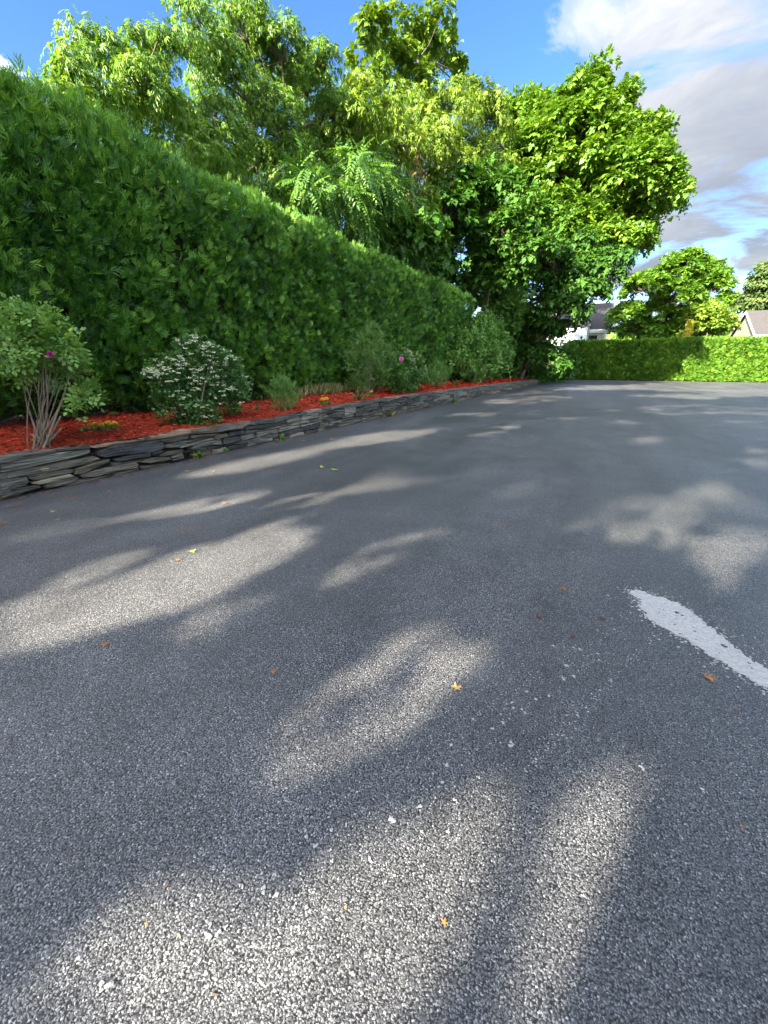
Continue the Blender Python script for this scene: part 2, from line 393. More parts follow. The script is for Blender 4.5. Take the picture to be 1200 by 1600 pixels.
# planting bed: soil held back by the wall
def wall_top(y):
    return np.interp(y, [-3, 1, 4.3, 6.3, 8, 9.6, 13, 20, 29, 36, 40], [.5,.5,.49,.47,.53,.57,.58,.55,.50,.42,.33])
def bed_z(x, y):
    back = np.clip((WALL_X-.18-x)/1.7, 0, 1)
    return wall_top(y)-.02+.13*back+.035*wob(x, y, 5, 1.6)*(back > .02)
ys = np.linspace(Y0, Y1, 170); xs = np.array([-6.30,-6.4,-6.6,-6.9,-7.2,-7.6,-8.0,-8.6,-9.4,-10.4])
gx, gy = np.meshgrid(xs, ys); gz = bed_z(gx, gy)
V = np.stack([gx, gy, gz], 2).reshape(-1, 3); nx = len(xs)
idx = np.arange(len(ys)*nx).reshape(len(ys), nx)
F = np.stack([idx[:-1,:-1], idx[1:,:-1], idx[1:,1:], idx[:-1,1:]], 2).reshape(-1, 4)
low = np.stack([np.full(len(ys), -6.30), ys, np.full(len(ys), -.02)], 1); b = len(V)
F2 = np.stack([np.arange(len(ys)-1)+b, np.arange(len(ys)-1)+1+b, idx[1:,0], idx[:-1,0]], 1)
tag(mesh('planting_bed', V, [F], M['soil'], smooth=False), kind='structure')
M['earth'] = plain('dark_earth', (.022,.017,.012), .95, .4, 20, .6)
tag(mesh('bed_soil', np.concatenate([V, low])-np.array([.012,0,.008]), [F2], M['earth']), kind='structure')

# mulch chips
n = 30000
yy = Y0+(Y1-Y0)*rng.random(n)**2.1; xx = -6.24-rng.random(n)*2.0
sz = rng.uniform(.03,.085,n)*(1+np.clip(yy-6, 0, 40)*.045)
P = np.stack([xx, yy, bed_z(xx, yy)+rng.uniform(.002,.03,n)], 1)
A = rng.normal(size=(n,3)); A[:,2] *= .28; N = np.array([0,0,1.])+.55*rng.normal(size=(n,3))
ct = (np.array([(-.12,0,0),(.12,.05,.03),(.09,1,0),(-.1,.93,.04)], float), np.array([(0,1,2),(0,2,3)]))
V, F, T = scatter(ct, P, A, N, sz, np.clip(rng.beta(2,2,n),0,1))
tag(mesh('mulch_chips', V, [F], M['mulch_chip'], tint=T), 'red dyed bark mulch chips covering the planting bed', None, None, 'stuff')

n = 420; yy = Y0+(Y1-Y0)*rng.random(n)**2; xx = WALL_X+rng.uniform(-.12,.45,n)**1; xx = np.where(xx > WALL_X-.01, WALL_X+.03+np.abs(rng.normal(0,.12,n)), xx)
zz = np.where(xx < WALL_X, wall_top(yy)+.012, .008); P = np.stack([xx,yy,zz],1); A = rng.normal(size=(n,3)); A[:,2] *= .1
V, F, T = scatter(ct, P, A, np.array([0,0,1.])+.3*rng.normal(size=(n,3)), rng.uniform(.02,.05,n), rng.random(n)*.8)
tag(mesh('spilled_chips', V, [F], M['mulch_chip'], tint=T), 'red mulch chips spilled along the top and foot of the stone wall', None, None, 'stuff')

# ------------------------------------------------------------------ dry stone wall
wall = empty('retaining_wall', (WALL_X, 10, 0), 'low dry stacked wall of dark slate slabs along the driveway', 'wall')
TONES = [(.062,.063,.062),(.085,.084,.078),(.11,.106,.094),(.15,.145,.13),(.05,.051,.053),(.105,.088,.066),(.19,.182,.16)]
stuffV, stuffF = [], []
def stone_geo(poly, depth, out_, rough=.01):
    """slab from its outline on the wall face (y, z); a chipped, bevelled front, real depth behind"""
    poly = np.array(poly, float); n = len(poly); c = poly.mean(0)
    hgt = np.ptp(poly[:,1]); ins = min(.016, .2*hgt)
    d = poly-c; ln = np.linalg.norm(d, axis=1, keepdims=True); inner = c+d*np.maximum(.5, (ln-ins)/ln)
    x0 = WALL_X+out_
    r = np.random.default_rng(abs(int(c[0]*7919+c[1]*104729)) % (2**31))
    A_ = np.stack([np.full(n, x0-depth), poly[:,0], poly[:,1]], 1)
    B_ = np.stack([x0-.02+r.uniform(-.006,.006,n), poly[:,0], poly[:,1]], 1)
    C_ = np.stack([x0+r.uniform(-rough,rough,n), inner[:,0], inner[:,1]], 1)
    mid = np.array([[x0+r.uniform(-.2,.9)*rough, c[0]+r.uniform(-.1,.1)*np.ptp(poly[:,0]), c[1]+r.uniform(-.1,.1)*hgt]])
    V = np.concatenate([A_, B_, C_, mid]); i = np.arange(n); j = (i+1) % n
    F = [tuple(q) for q in np.stack([i, j, j+n, i+n], 1)]+[tuple(q) for q in np.stack([i+n, j+n, j+2*n, i+2*n], 1)]+[(a+2*n, b_+2*n, 3*n) for a, b_ in zip(i, j)]
    return V, F
def stone(poly, tone, depth=.2, out_=0.0, rough=.018):
    V, F = stone_geo(poly, depth, out_, rough)
    me = bpy.data.meshes.new('stone'); me.from_pydata(V.tolist(), [], F); me.update()
    o = link('stone', me, M['slate'], wall); o.color = (tone[0]*1.5, tone[1]*1.38, tone[2]*1.18, 1); return o
# the nearest four metres, stone by stone (outlines measured on the wall face; photo crop 4x at (0,640))
def wp(pts): return [tuple(on_x(u/4, 640+v/4, WALL_X)[1:]) for u, v in pts]
NEAR = [
 ([(0,300),(150,272),(340,250),(352,262),(250,296),(60,328),(0,334)], (.085,.085,.078), .03),
 ([(356,248),(560,222),(566,238),(480,250),(370,268)], (.07,.068,.058), .02),
 ([(0,338),(120,318),(330,268),(470,254),(566,244),(562,270),(420,308),(280,340),(120,378),(0,394)], (.15,.15,.135), .012),
 ([(0,398),(160,372),(330,335),(470,312),(590,290),(630,306),(560,335),(420,368),(200,410),(60,428),(0,432)], (.105,.098,.078), 0.0),
 ([(245,372),(275,360),(312,366),(306,380),(262,388)], (.26,.22,.15), .022),
 ([(0,436),(80,425),(170,420),(182,452),(160,476),(40,508),(0,514)], (.10,.102,.095), .02),
 ([(176,416),(330,378),(466,374),(460,392),(360,412),(230,440),(188,436)], (.085,.078,.06), .01),
 ([(206,452),(300,430),(440,404),(466,414),(380,436),(240,468),(208,464)], (.26,.25,.18), .018),
 ([(472,372),(590,330),(690,308),(690,326),(600,366),(500,404),(474,408)], (.10,.088,.065), .006),
 ([(576,238),(700,212),(880,190),(1010,160),(1190,122),(1192,148),(1020,176),(980,184),(860,196),(640,232),(590,240)], (.17,.12,.085), .035),
 ([(606,262),(690,222),(850,198),(985,188),(1022,210),(1024,240),(950,266),(800,282),(640,296),(612,288)], (.045,.048,.054), .03),
 ([(704,312),(800,288),(930,266),(950,274),(944,294),(830,312),(730,326)], (.06,.062,.066), .012),
 ([(690,330),(760,330),(900,308),(880,326),(760,350),(705,356)], (.08,.076,.066), .004),
 ([(500,408),(620,372),(850,332),(868,340),(862,362),(740,384),(600,420),(520,424)], (.12,.112,.092), .01),
 ([(270,470),(330,440),(470,418),(496,426),(480,446),(380,478),(290,494)], (.088,.082,.066), .002),
 ([(500,440),(600,426),(696,404),(698,416),(600,442),(420,482),(400,478)], (.075,.07,.058), .012),
 ([(0,520),(120,490),(250,470),(262,484),(150,520),(60,548),(0,556)], (.08,.074,.06), .0),
 ([(0,560),(60,552),(130,524),(134,532),(60,566),(0,584)], (.06,.056,.048), .01),
 ([(708,398),(800,380),(868,370),(866,380),(780,404),(712,418)], (.09,.078,.06), .005),
 ([(996,190),(1040,170),(1180,148),(1176,180),(1100,202),(1020,206)], (.08,.079,.07), .012),
 ([(1028,222),(1100,206),(1172,198),(1170,222),(1090,240),(1034,240)], (.10,.098,.088), .01),
 ([(880,330),(930,304),(1060,292),(1072,312),(1040,324),(930,334)], (.10,.09,.068), .008),
 ([(950,272),(1020,250),(1024,262),(990,278),(966,288)], (.075,.07,.06), .0),
 ([(976,292),(1040,262),(1150,248),(1148,266),(1060,286)], (.09,.086,.074), .012),
 ([(876,352),(960,346),(1060,330),(1064,344),(960,362),(882,372)], (.085,.08,.068), .012),
 ([(1066,290),(1140,272),(1150,284),(1090,302),(1070,302)], (.15,.145,.12), .012),
 ([(1078,318),(1090,306),(1150,290),(1152,300),(1110,320)], (.12,.115,.10), .006),
]
nst = 0
for pts, tone, o_ in NEAR:
    stone(wp(pts), tone, .24, o_); nst += 1
# the rest of the wall: broken courses of slabs
def courses(y_start, y_end, seed, lo, hi, limit):
    global nst
    r = random.Random(seed); nc = 6
    def bound(k, y):                                              # height of course line k
        z = wall_top(y)*(k/nc)
        return z if k in (0, nc) else z+.022*math.sin(y*1.3+k*2.1)+.014*math.sin(y*3.9+k*4.7)
    for k in range(nc):
        y = y_start+r.uniform(-.3, 0) if k % 2 else y_start
        while y < y_end:
            L = r.uniform(lo, hi)*(1.35 if k == nc-1 else 1); yb = min(y+L, y_end+.1)
            two = k < nc-2 and r.random() < .10
            split = (not two) and r.random() < .22
            kt = k+2 if two else k+1
            g = .006
            def edge(kk, a, b_, sgn, zoff=0):
                return [(q, bound(kk, q)+sgn*g+zoff+r.uniform(-.007,.007)) for q in np.linspace(a, b_, 4)]
            bot = edge(k, y+g, yb-g, 1); top = edge(kt, y+g+r.uniform(0,.05), yb-g-r.uniform(0,.05), -1)
            polys = [bot+top[::-1]]
            if split:
                a = r.uniform(.35,.65); b2 = r.uniform(.35,.65)
                mid = [(bq[0], bq[1]*(1-(a+(b2-a)*i/3))+tq[1]*(a+(b2-a)*i/3)) for i, (bq, tq) in enumerate(zip(bot, top))]
                polys = [bot+[(q, z-.004) for q, z in mid[::-1]], [(q, z+.004) for q, z in mid]+top[::-1]]
            for pl in polys:
                tone = r.choice(TONES[:6]) if r.random() < .88 else TONES[6]
                kf = r.uniform(.75,1.2); tone = tuple(v*kf for v in tone)
                o_ = r.uniform(-.02,.02)+(.02 if k == nc-1 else 0)
                if nst < limit: stone(pl, tone, .22, o_); nst += 1
                else:
                    V, F = stone_geo(pl, .2, o_); bb = sum(len(q) for q in stuffV)
                    stuffV.append(V); stuffF.extend([tuple(i+bb for i in f) for f in F])
            y = yb
ycut = on_x(298, 690, WALL_X)[1]
courses(ycut, 8, 3, .28, .75, 300)
courses(8, 15, 5, .35, .8, 300)
courses(15, Y1, 6, .5, 1.1, 300)
courses(Y0, on_x(0, 745, WALL_X)[1]-.02, 9, .4, .9, 0)
me = bpy.data.meshes.new('small_stones'); me.from_pydata(np.concatenate(stuffV).tolist(), [], stuffF); me.update()
o = link('small_stones', me, M['slate'], wall); o.color = (.16,.15,.12,1); o['kind'] = 'stuff'

# crumbs of soil, leaf bits and chips along the foot of the wall
n = 5200
yy = Y0+(Y1-Y0)*rng.random(n)**1.8; xx = WALL_X+.02+np.abs(rng.normal(0,.09,n))+.15*(rng.random(n) < .15)*rng.random(n)
P = np.stack([xx, yy, rng.uniform(.003,.012,n)], 1); A = rng.normal(size=(n,3)); A[:,2] *= .15
V, F, T = scatter(ct, P, A, np.array([0,0,1.])+.4*rng.normal(size=(n,3)), rng.uniform(.008,.03,n)*(1+yy.clip(0)*.03), rng.random(n)**1.5)
tag(mesh('leaf_litter', V, [F], M['litter'], tint=T), 'brown crumbs and leaf litter gathered along the foot of the stone wall', None, None, 'stuff')

# ------------------------------------------------------------------ foliage builders
def add_tint(n, lo=.0, hi=1.0): return np.clip(rng.beta(2.2, 2.2, n)*(hi-lo)+lo, 0, 1)
def hedge_mass(sets, templates, size, tint_fn, mat, name, parent):
    parts = []
    for P, Nrm, up, *tf in sets:
        n = len(P); k = rng.integers(0, len(templates), n)
        A = Nrm*.55+np.array([0,0,1.])*up+.42*rng.normal(size=(n,3))
        N = Nrm*.9+.75*rng.normal(size=(n,3))
        S = size*rng.uniform(.65,1.25,n); T = np.clip(tint_fn(P)+(tf[0] if tf else 0), 0, 1)
        for i, tm in enumerate(templates):
            q = k == i
            if q.any(): parts.append(scatter(tm, P[q], A[q], N[q], S[q], T[q]))
    V, F, T = merge(parts)
    return mesh(name, V, [F], mat, parent, T)

# --- tall arborvitae hedge behind the bed
hedge = empty('arborvitae_hedge', (-8.8, 11, .5), 'tall clipped dark green arborvitae hedge behind the red mulch bed', 'hedge')
HX, HY0, HY1, HZ1 = -8.0, -1.8, 25.2, 5.2
def face_x(y, z):
    scal = .17*np.abs(np.sin(y*math.pi/1.15+.5*np.sin(z*1.3)))    # faint columns, one per plant
    return HX+scal-.08+.09*wob(y, z, 2, 2.2)-.30*np.clip((z-4.4)/.9, 0, 1)**2-.16*np.clip((1.3-z)/.8, 0, 1)
def hedge_top(y): return HZ1-.03+.15*wob(y, y*0, 8, 2.2)+.05*np.abs(np.sin(y*math.pi/1.15))-.12*np.exp(-((y-2.5)/2.)**2)+.10*np.exp(-((y-3.5)/2.5)**2)
sets = []
for ya, yb, dens in ((HY0, 6, 500), (6, 12, 330), (12, 18, 190), (18, HY1, 130)):
    n = int((yb-ya)*4.7*dens)
    # tufts: sprays gather round tuft centres so that bright tips alternate with dark gaps
    nc = n//11; cy = rng.uniform(ya, yb, nc); cz = .72+rng.random(nc)*(HZ1-.75)
    i = rng.integers(0, nc, n)
    y = np.clip(cy[i]+rng.normal(0,.085,n), HY0, HY1); z = cz[i]+rng.normal(0,.1,n)
    dep = rng.random(nc)**1.4*.44; tuft = rng.normal(0,.17,nc)
    keep = (z > .62) & ~((z < 1.15) & (rng.random(n) < .45)) & (z < hedge_top(y)+.03); y, z, i = y[keep], z[keep], i[keep]
    x = face_x(y, z)-dep[i]-rng.random(len(y))*.13
    Nn = np.tile([1., 0, 0], (len(y), 1)); Nn[:,1] = (y-cy[i])*5; Nn[:,2] = np.clip((z-4.5)*.8, 0, 1)
    sets.append((np.stack([x,y,z],1), unit(Nn), .62, tuft[i]))
n = 11000; y = HY0+(HY1-HY0)*rng.random(n)**1.5; x = HX-.15-rng.random(n)*1.5
z = hedge_top(y)+rng.uniform(-.14,.05,n)-.10*np.clip((x-HX+.5)/.5, 0, 1)**2
z += (rng.random(n) < .08)*rng.random(n)*.2
sets.append((np.stack([x,y,z],1), np.tile([.25,0,1.],(n,1)), .9))
n = 1600; z = .7+rng.random(n)*4.4; x = HX-rng.random(n)*1.6
sets.append((np.stack([x, HY1+rng.uniform(-.15,.1,n), z],1), np.tile([0,1.,0],(n,1)), .5))
sets.append((np.stack([x, HY0+rng.uniform(-.1,.15,n), z],1), np.tile([0,-1.,0],(n,1)), .5))
nb = 9000; y = HY0+(HY1-HY0)*rng.random(nb)**1.4; z = .75+rng.random(nb)*4.2
sets.append((np.stack([face_x(y,z)-.34-rng.random(nb)*.1, y, z],1), np.tile([1.,0,0],(nb,1)), .6))
nb = 4000; y = rng.uniform(HY0,HY1,nb); z = .7+rng.random(nb)*4.4
sets.append((np.stack([HX-1.7+rng.uniform(-.1,.2,nb), y, z],1), np.tile([-1.,0,0],(nb,1)), .5))
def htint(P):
    topness = np.clip((P[:,2]-4.5)/.7, 0, 1)  # hedge top tinted lighter, sunlight put into the leaf colour
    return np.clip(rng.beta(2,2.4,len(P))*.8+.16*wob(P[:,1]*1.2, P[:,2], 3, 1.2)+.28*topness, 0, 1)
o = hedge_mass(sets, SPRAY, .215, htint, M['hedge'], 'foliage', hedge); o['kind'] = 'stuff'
# dark sheet core standing in for shade inside the hedge, and the trunks under its skirt
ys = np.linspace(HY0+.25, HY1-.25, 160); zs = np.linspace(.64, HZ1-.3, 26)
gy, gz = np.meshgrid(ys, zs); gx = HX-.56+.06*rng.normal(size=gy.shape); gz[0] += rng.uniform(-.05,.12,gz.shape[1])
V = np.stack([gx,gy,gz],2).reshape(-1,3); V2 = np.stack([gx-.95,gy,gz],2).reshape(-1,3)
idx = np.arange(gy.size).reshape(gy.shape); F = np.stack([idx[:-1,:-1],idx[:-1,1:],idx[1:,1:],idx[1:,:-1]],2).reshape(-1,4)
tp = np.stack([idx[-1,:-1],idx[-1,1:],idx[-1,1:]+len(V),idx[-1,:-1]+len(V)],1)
mesh('dark_core', np.concatenate([V,V2]), [F, F+len(V), tp], M['twig'], hedge)
segs = []
for q in np.arange(HY0+.5, HY1, 1.0):
    yq = q+rng.uniform(-.1,.1); xq = HX-.75+rng.uniform(-.08,.08)
    segs.append([xq,yq,.3, xq+.03,yq+.04,2.2, .07,.05])
    for _ in range(5): segs.append([xq,yq,rng.uniform(.6,1.4), xq+rng.uniform(-.1,.5),yq+rng.uniform(-.5,.5),rng.uniform(1.1,1.9), .018,.006])
V, F = tubes(segs, 6); mesh('trunk', V, [F], M['stem'], hedge)

# --- trees
def ellip_pts(n, c, r): return c+rand_dirs(n)*r
def make_tree(name, label, cat, clumps, base, trunk_r, leaf, size, mat, sub_r=.6, dens=1.0, per_sub=60, droop=.2, up=.55,
              group=None, tint=(0,1), fork=.35, bark='bark', lean=None, carve=None, gaps=0.0, extra=None, flat=.75):
    """clumps: rows x y z r. The crown is built from leafy sub-clumps on the shells of the clumps, so light pads
    alternate with dark hollows and the sky shows between."""
    C = np.array(clumps, float); base = np.array(base, float); root = empty(name, base, label, cat, group)
    cen = C[:,:3].mean(0); segs, subs, subn, owner = [], [], [], []
    top = C[np.argmax(C[:,2]),:3]
    fz = base[2]+(cen[2]-base[2])*fork
    f1 = np.array([base[0]+(cen[0]-base[0])*.18, base[1]+(cen[1]-base[1])*.18, fz])
    spine = [base, (base+f1)/2+rng.normal(0,.04,3)*trunk_r*6, f1, (f1+cen)/2+rng.normal(0,.25,3), cen, (cen+top)/2, top]
    rad = [trunk_r*1.25, trunk_r, trunk_r*.85, trunk_r*.6, trunk_r*.4, trunk_r*.22, trunk_r*.08]
    for a, b_, r0, r1 in zip(spine, spine[1:], rad, rad[1:]): segs.append([*a,*b_,r0,r1])
    tseg = len(segs); limbs, twigs = [], []
    for i, (x, y, z, r) in enumerate(C):
        c = C[i,:3]
        j = int(np.argmin([np.linalg.norm(q-c)+max(0, q[2]-c[2])*2 for q in spine[2:6]]))+2
        s0 = spine[j]; m_ = (s0+c)/2+np.array([0,0,-.12*r])+rng.normal(0,.12,3)*r
        rr = trunk_r*.38*min(1, r/1.2)
        limbs.append([*s0,*m_,rr,rr*.7]); limbs.append([*m_,*c,rr*.7,rr*.3])
        ns = max(4, int(dens*6.5*(r/sub_r)**2))
        d = rand_dirs(ns); d[:,2] = np.where(d[:,2] < -.35, -d[:,2], d[:,2]); rad_ = r*rng.uniform(.55,1.03,ns)
        pts = c+d*rad_[:,None]*np.array([1,1,flat+.15])
        ok = np.ones(ns, bool)
        for k in range(len(C)):
            if k != i: ok &= np.linalg.norm(pts-C[k,:3],axis=1) > C[k,3]*.5
        ok &= rng.random(ns) > gaps
        pts, d = pts[ok], d[ok]
        subs.append(pts); subn.append(d)
        for q in pts: twigs.append([*c,*q,rr*.22,.008])
    subs = np.concatenate(subs); subn = np.concatenate(subn)
    ns = len(subs); n = ns*per_sub
    i = np.repeat(np.arange(ns), per_sub)
    d = unit(rand_dirs(n)+.55*subn[i]+np.array([0,0,up]))
    sr = sub_r*rng.uniform(.7,1.25,ns)
    P = subs[i]+d*(sr[i]*rng.random(n)**.5)[:,None]*np.array([1,1,flat])
    A = d+.6*rand_dirs(n); A[:,2] -= droop*1.6
    N = np.array([0,0,1.])*up*1.1+.75*d+.42*rand_dirs(n)
    subt = rng.normal(0,.10,ns)
    T = np.clip(rng.beta(2.5,2.5,n)*(tint[1]-tint[0])+tint[0]+subt[i], 0, 1)
    k = rng.integers(0, len(leaf), n); parts = []
    for q, tm in enumerate(leaf):
        s = k == q
        if s.any():
            v, f, tt = scatter(tm, P[s], A[s], N[s], size*rng.uniform(.7,1.3,s.sum()), T[s])
            if carve is not None:
                kv = len(tm[0]); nf = len(tm[1]); ok = carve(v.reshape(-1, kv, 3)); f = f.reshape(-1, nf, 3)[ok].reshape(-1, 3)
            parts.append((v, f, tt))
    V, F, T = merge(parts); cr = mesh('crown', V, [F], mat, root, T)
    if carve is not None: segs = segs[:2]+[q for q in segs[2:] if carve(np.linspace(q[:3], q[3:6], 9)[None])[0]]
    V, F = tubes(segs, 8); mesh('trunk', V, [F], M[bark], root, smooth=True)
    if carve is not None:
        limbs, twigs = [[q for q in g if carve(np.linspace(q[:3], q[3:6], 7)[None])[0]] for g in (limbs, twigs)]
    V, F = tubes(limbs, 5); V2, F2 = tubes(twigs, 3)
    mesh('branches', np.concatenate([V,V2]), [F, F2+len(V)], M[bark], root)
    return root
def by_x(rows, X, spread=.8):
    """clumps measured in the photo (px, py, radius px), standing near the plane x = X"""
    out_ = []
    for px, py, r in rows:
        x = X+rng.uniform(-spread, spread); d = ray(px, py); t_ = x/d[0]
        out_.append((*(d*t_+np.array([0,0,CAM_H])), r*t_/FPX))
    return out_
def by_y(rows, Y, spread=1.2):
    out_ = []
    for px, py, r in rows:
        y = Y+rng.uniform(-spread, spread); d = ray(px, py); t_ = y/d[1]
        out_.append((*(d*t_+np.array([0,0,CAM_H])), r*t_/FPX))
    return out_

# ash with hanging leaflets behind the near end of the hedge
make_tree('ash_tree', 'feathery ash tree with hanging narrow leaves, tallest above the near hedge', 'tree',
    by_x([(385,65,48),(310,45,32),(440,95,48),(350,130,55),(480,150,50),(420,195,55),(520,185,42),(340,210,48),(500,245,44),(455,260,40),(290,90,30),(395,30,25),(540,235,32),(400,260,40),(480,305,42),(540,295,38),(430,290,38),(350,265,38),(280,255,32),(560,260,34),(510,330,30),(545,170,34),(500,105,28),(420,320,34),(360,300,34),(300,285,30)], -11.5, .9),
    (-11.8, 11.5, 0), .2, ASH, .155, M['ash'], .40, 1.25, 38, .75, .2, tint=(.05,.95), fork=.3, gaps=.08)
make_tree('ash_tree', 'lower ash with wispy tips over the left end of the hedge', 'tree',
    by_x([(140,70,20),(170,110,34),(225,150,42),(140,160,36),(235,85,26),(265,190,42),(195,195,40),(310,240,36),(100,165,24),(250,55,14),(130,110,22),(330,265,30)], -10.9, .7),
    (-11.2, 7.6, 0), .15, ASH, .16, M['ash'], .34, 1.35, 32, .7, .25, tint=(.2,1), fork=.3, gaps=.1)
# tall open maple seen between the ash and the box elder
make_tree('maple_tree', 'tall thin crowned maple, its bare limbs showing against the sky above the ash', 'tree',
    by_x([(590,55,22),(640,50,24),(685,35,16),(615,105,28),(690,95,24),(565,75,16),(650,130,26),(712,112,14),(600,140,26),(660,75,20),(720,140,12)], -13.5, 1.2),
    (-13.5, 26, 0), .3, MAPLE, .32, M['lime'], .75, 1.2, 38, .3, .45, tint=(.0,.75), fork=.45, gaps=.22)
# box elder, bright yellow green on its sunny side
make_tree('box_elder_tree', 'bright yellow green box elder crown beyond the middle of the hedge', 'tree',
    by_x([(585,175,36),(615,225,36),(700,180,42),(755,195,40),(720,255,46),(795,235,36),(660,270,40),(600,265,36),(840,260,32),(770,285,40),(665,215,34),(690,310,36),(580,230,30),(620,180,30),(610,320,36),(580,290,34),(730,310,40),(650,345,36),(700,270,40),(560,205,32),(745,165,30),(810,205,34),(835,225,32),(640,195,36),(680,240,40),(575,330,34),(560,150,24)], -10.8, 1.1),
    (-10.8, 24, 0), .26, ASH, .28, M['elder'], .65, 1.0, 36, .7, .3, tint=(.05,.95), fork=.35, gaps=.05)
r_ = make_tree('dark_maple_tree', 'dense dark green tree crowding the far end of the hedge', 'tree',
    by_x([(700,340,42),(770,340,48),(650,385,36),(720,395,44),(800,400,44),(845,330,38),(760,430,34),(690,430,24),(840,410,40),(720,300,34),(810,300,34),(660,420,30),(700,450,26),(745,470,28),(790,450,34),(620,380,28),(770,390,40)], -9.6, 1.0),
    (-9.8, 28, 0), .25, MAPLE, .32, M['dark'], .7, .9, 36, .45, .45, tint=(0,.9), fork=.3)
make_tree('sumac_tree', 'pale sumac with long feathered leaves leaning over the hedge top', 'tree',
    by_x([(575,300,30),(620,320,30),(600,355,28),(640,350,24),(545,270,24),(655,385,20),(585,265,24),(540,330,28),(565,370,24),(610,395,24),(500,305,26),(640,415,20),(470,290,24),(590,330,28)], -9.7, .6),
    (-10.0, 18.5, 0), .12, SUMAC, .6, M['bush'], .5, 1.0, 16, .5, .4, tint=(.1,.9), fork=.45)
# brown seed clusters hanging in the box elder
seeds = by_x([(650,245,3),(655,262,3),(660,285,3),(668,295,3),(640,300,3),(730,375,3),(745,372,3),(752,385,3),(735,390,3),(762,378,3),(655,275,3),(720,382,3),(700,290,3)], -9.0, .3)
parts = []
for x, y, z, r in seeds:
    n = 20; P = np.array([x,y,z])+rng.normal(0,.16,(n,3))*np.array([1,1,2.2]); A = np.tile([0,0,-1.],(n,1))+.35*rng.normal(size=(n,3))
    parts.append(scatter(Q, P, A, rand_dirs(n), rng.uniform(.12,.2,n), rng.random(n)))
V, F, T = merge(parts)
box_elder = bpy.data.objects['box_elder_tree']
mesh('seed_clusters', V, [F], M['seed'], box_elder, T)['kind'] = 'stuff'
make_tree('dark_maple_tree', 'dark green tree added over the hedge end to shade the tree beyond it', 'tree',  # added tree, placed sunward to shade the low tree behind
    by_y([(755,330,38),(780,380,40),(800,430,36),(742,290,32),(790,310,36),(822,350,30),(770,440,30),(835,400,28),(720,360,30)], 27, 1.0),
    (-8.6, 28, 0), .2, MAPLE, .27, M['dark'], .62, .9, 36, .35, .5, tint=(0,.9), fork=.35)
# big maple at the far end of the drive
make_tree('maple_tree', 'huge round maple overhanging the far end of the driveway, brightly sunlit', 'tree',
    by_y([(915,166,38),(870,206,40),(820,196,34),(960,191,36),(990,241,38),(930,251,48),(868,276,46),(1010,296,38),(955,316,48),(1035,306,30),(1000,356,38),(905,336,48),(945,391,34),(985,391,26),(1045,301,22),(840,236,34),(800,186,20),(925,141,18),(1020,256,22),(880,316,40),(1040,341,18),(850,306,40),(900,386,44),(860,356,44),(940,356,44),(820,276,36),(970,286,44),(900,306,46),(905,216,40)], 38.5, 3.2),
    (-7.0, 43, 0), .32, MAPLE, .33, M['maple'], .95, 1.2, 62, .25, .6, tint=(.0,.95), fork=.45, gaps=.03, flat=.8)
make_tree('shade_maple_tree', 'dark low branched tree standing in shade where the stone wall ends', 'tree',
    by_y([(865,420,40),(910,440,40),(945,425,34),(880,490,34),(835,460,36),(925,470,24),(850,530,28),(870,380,40),(825,390,36),(900,395,34),(815,520,28),(835,560,22),(895,500,20),(790,480,34),(760,440,34),(860,570,18),(840,510,30),(870,455,36)], 33.5, 1.6),
    (-7.0, 35.5, 0), .24, MAPLE, .27, M['dark'], .75, 1.0, 42, .6, .5, tint=(0,.85), fork=.22)
# beyond the far hedge
make_tree('maple_tree', 'rounded green maple behind the far clipped hedge', 'tree',
    by_y([(1055,430,28),(1098,428,28),(1005,455,30),(1060,470,36),(1112,455,24),(980,495,24),(1030,500,32),(1128,470,12),(1085,500,26),(1075,412,18),(1030,440,24),(965,505,14),(1000,518,22),(1060,518,26),(1105,522,18),(970,522,16),(1030,525,20)], 62, 1.6),
    (3.8, 63, 0), .32, MAPLE, .40, M['maple'], .9, 1.1, 42, .3, .75, tint=(.0,.85), fork=.4, flat=.62)
make_tree('small_tree', 'yellow green small tree between the rounded maple and the grey roof', 'tree',
    by_y([(1108,507,17),(1082,513,16),(1126,505,13),(1118,490,12),(1098,494,13),(1132,514,10),(1090,500,12)], 60, .8),
    (8.6, 60.5, 0), .12, TUFT, .5, M['lime'], .7, 1.2, 24, .2, .5, tint=(.1,1), fork=.3)
make_tree('far_tree', 'pale far tree showing above the grey roof ridge', 'tree',
    by_y([(1152,478,12),(1140,480,9),(1165,476,9)], 105, 2), (20, 106, 0), .3, TUFT, 1.0, M['lime'], 1.3, 1.2, 22, .2, .5, tint=(.1,.8))
make_tree('conifer_tree', 'brownish green conifer at the right edge behind the grey roof', 'conifer',
    by_y([(1196,440,16),(1190,465,20),(1205,455,22),(1178,475,14),(1215,430,18),(1225,460,22),(1200,425,10),(1210,480,20)], 92, 1.5),
    (19.3, 93, 0), .4, TUFT, .8, M['conifer'], 1.1, 1.3, 30, .5, .2, tint=(.0,.9), gaps=.1)
V, F, T = [], [], []
n = 500; d = rng.uniform(0,1,n); P = on_y(1072, 530, 57)[None]+np.stack([rng.normal(0,.28,n)*(1-d), rng.normal(0,.28,n)*(1-d), d*2.6-.9],1)
A = np.array([0,0,1.])+.5*rng.normal(size=(n,3)); r_ = empty('cone_shrub', on_y(1072,530,57)*np.array([1,1,0]), 'small golden cone shaped conifer poking above the far hedge', 'conifer')
V, F, T = scatter(TUFT[0], P, A, rand_dirs(n), rng.uniform(.25,.4,n), rng.uniform(.6,1,n)); mesh('foliage', V, [F], leaf_mat('golden_needle', [(0,(.2,.24,.02)),(1,(.5,.42,.03))], .2), r_, T)
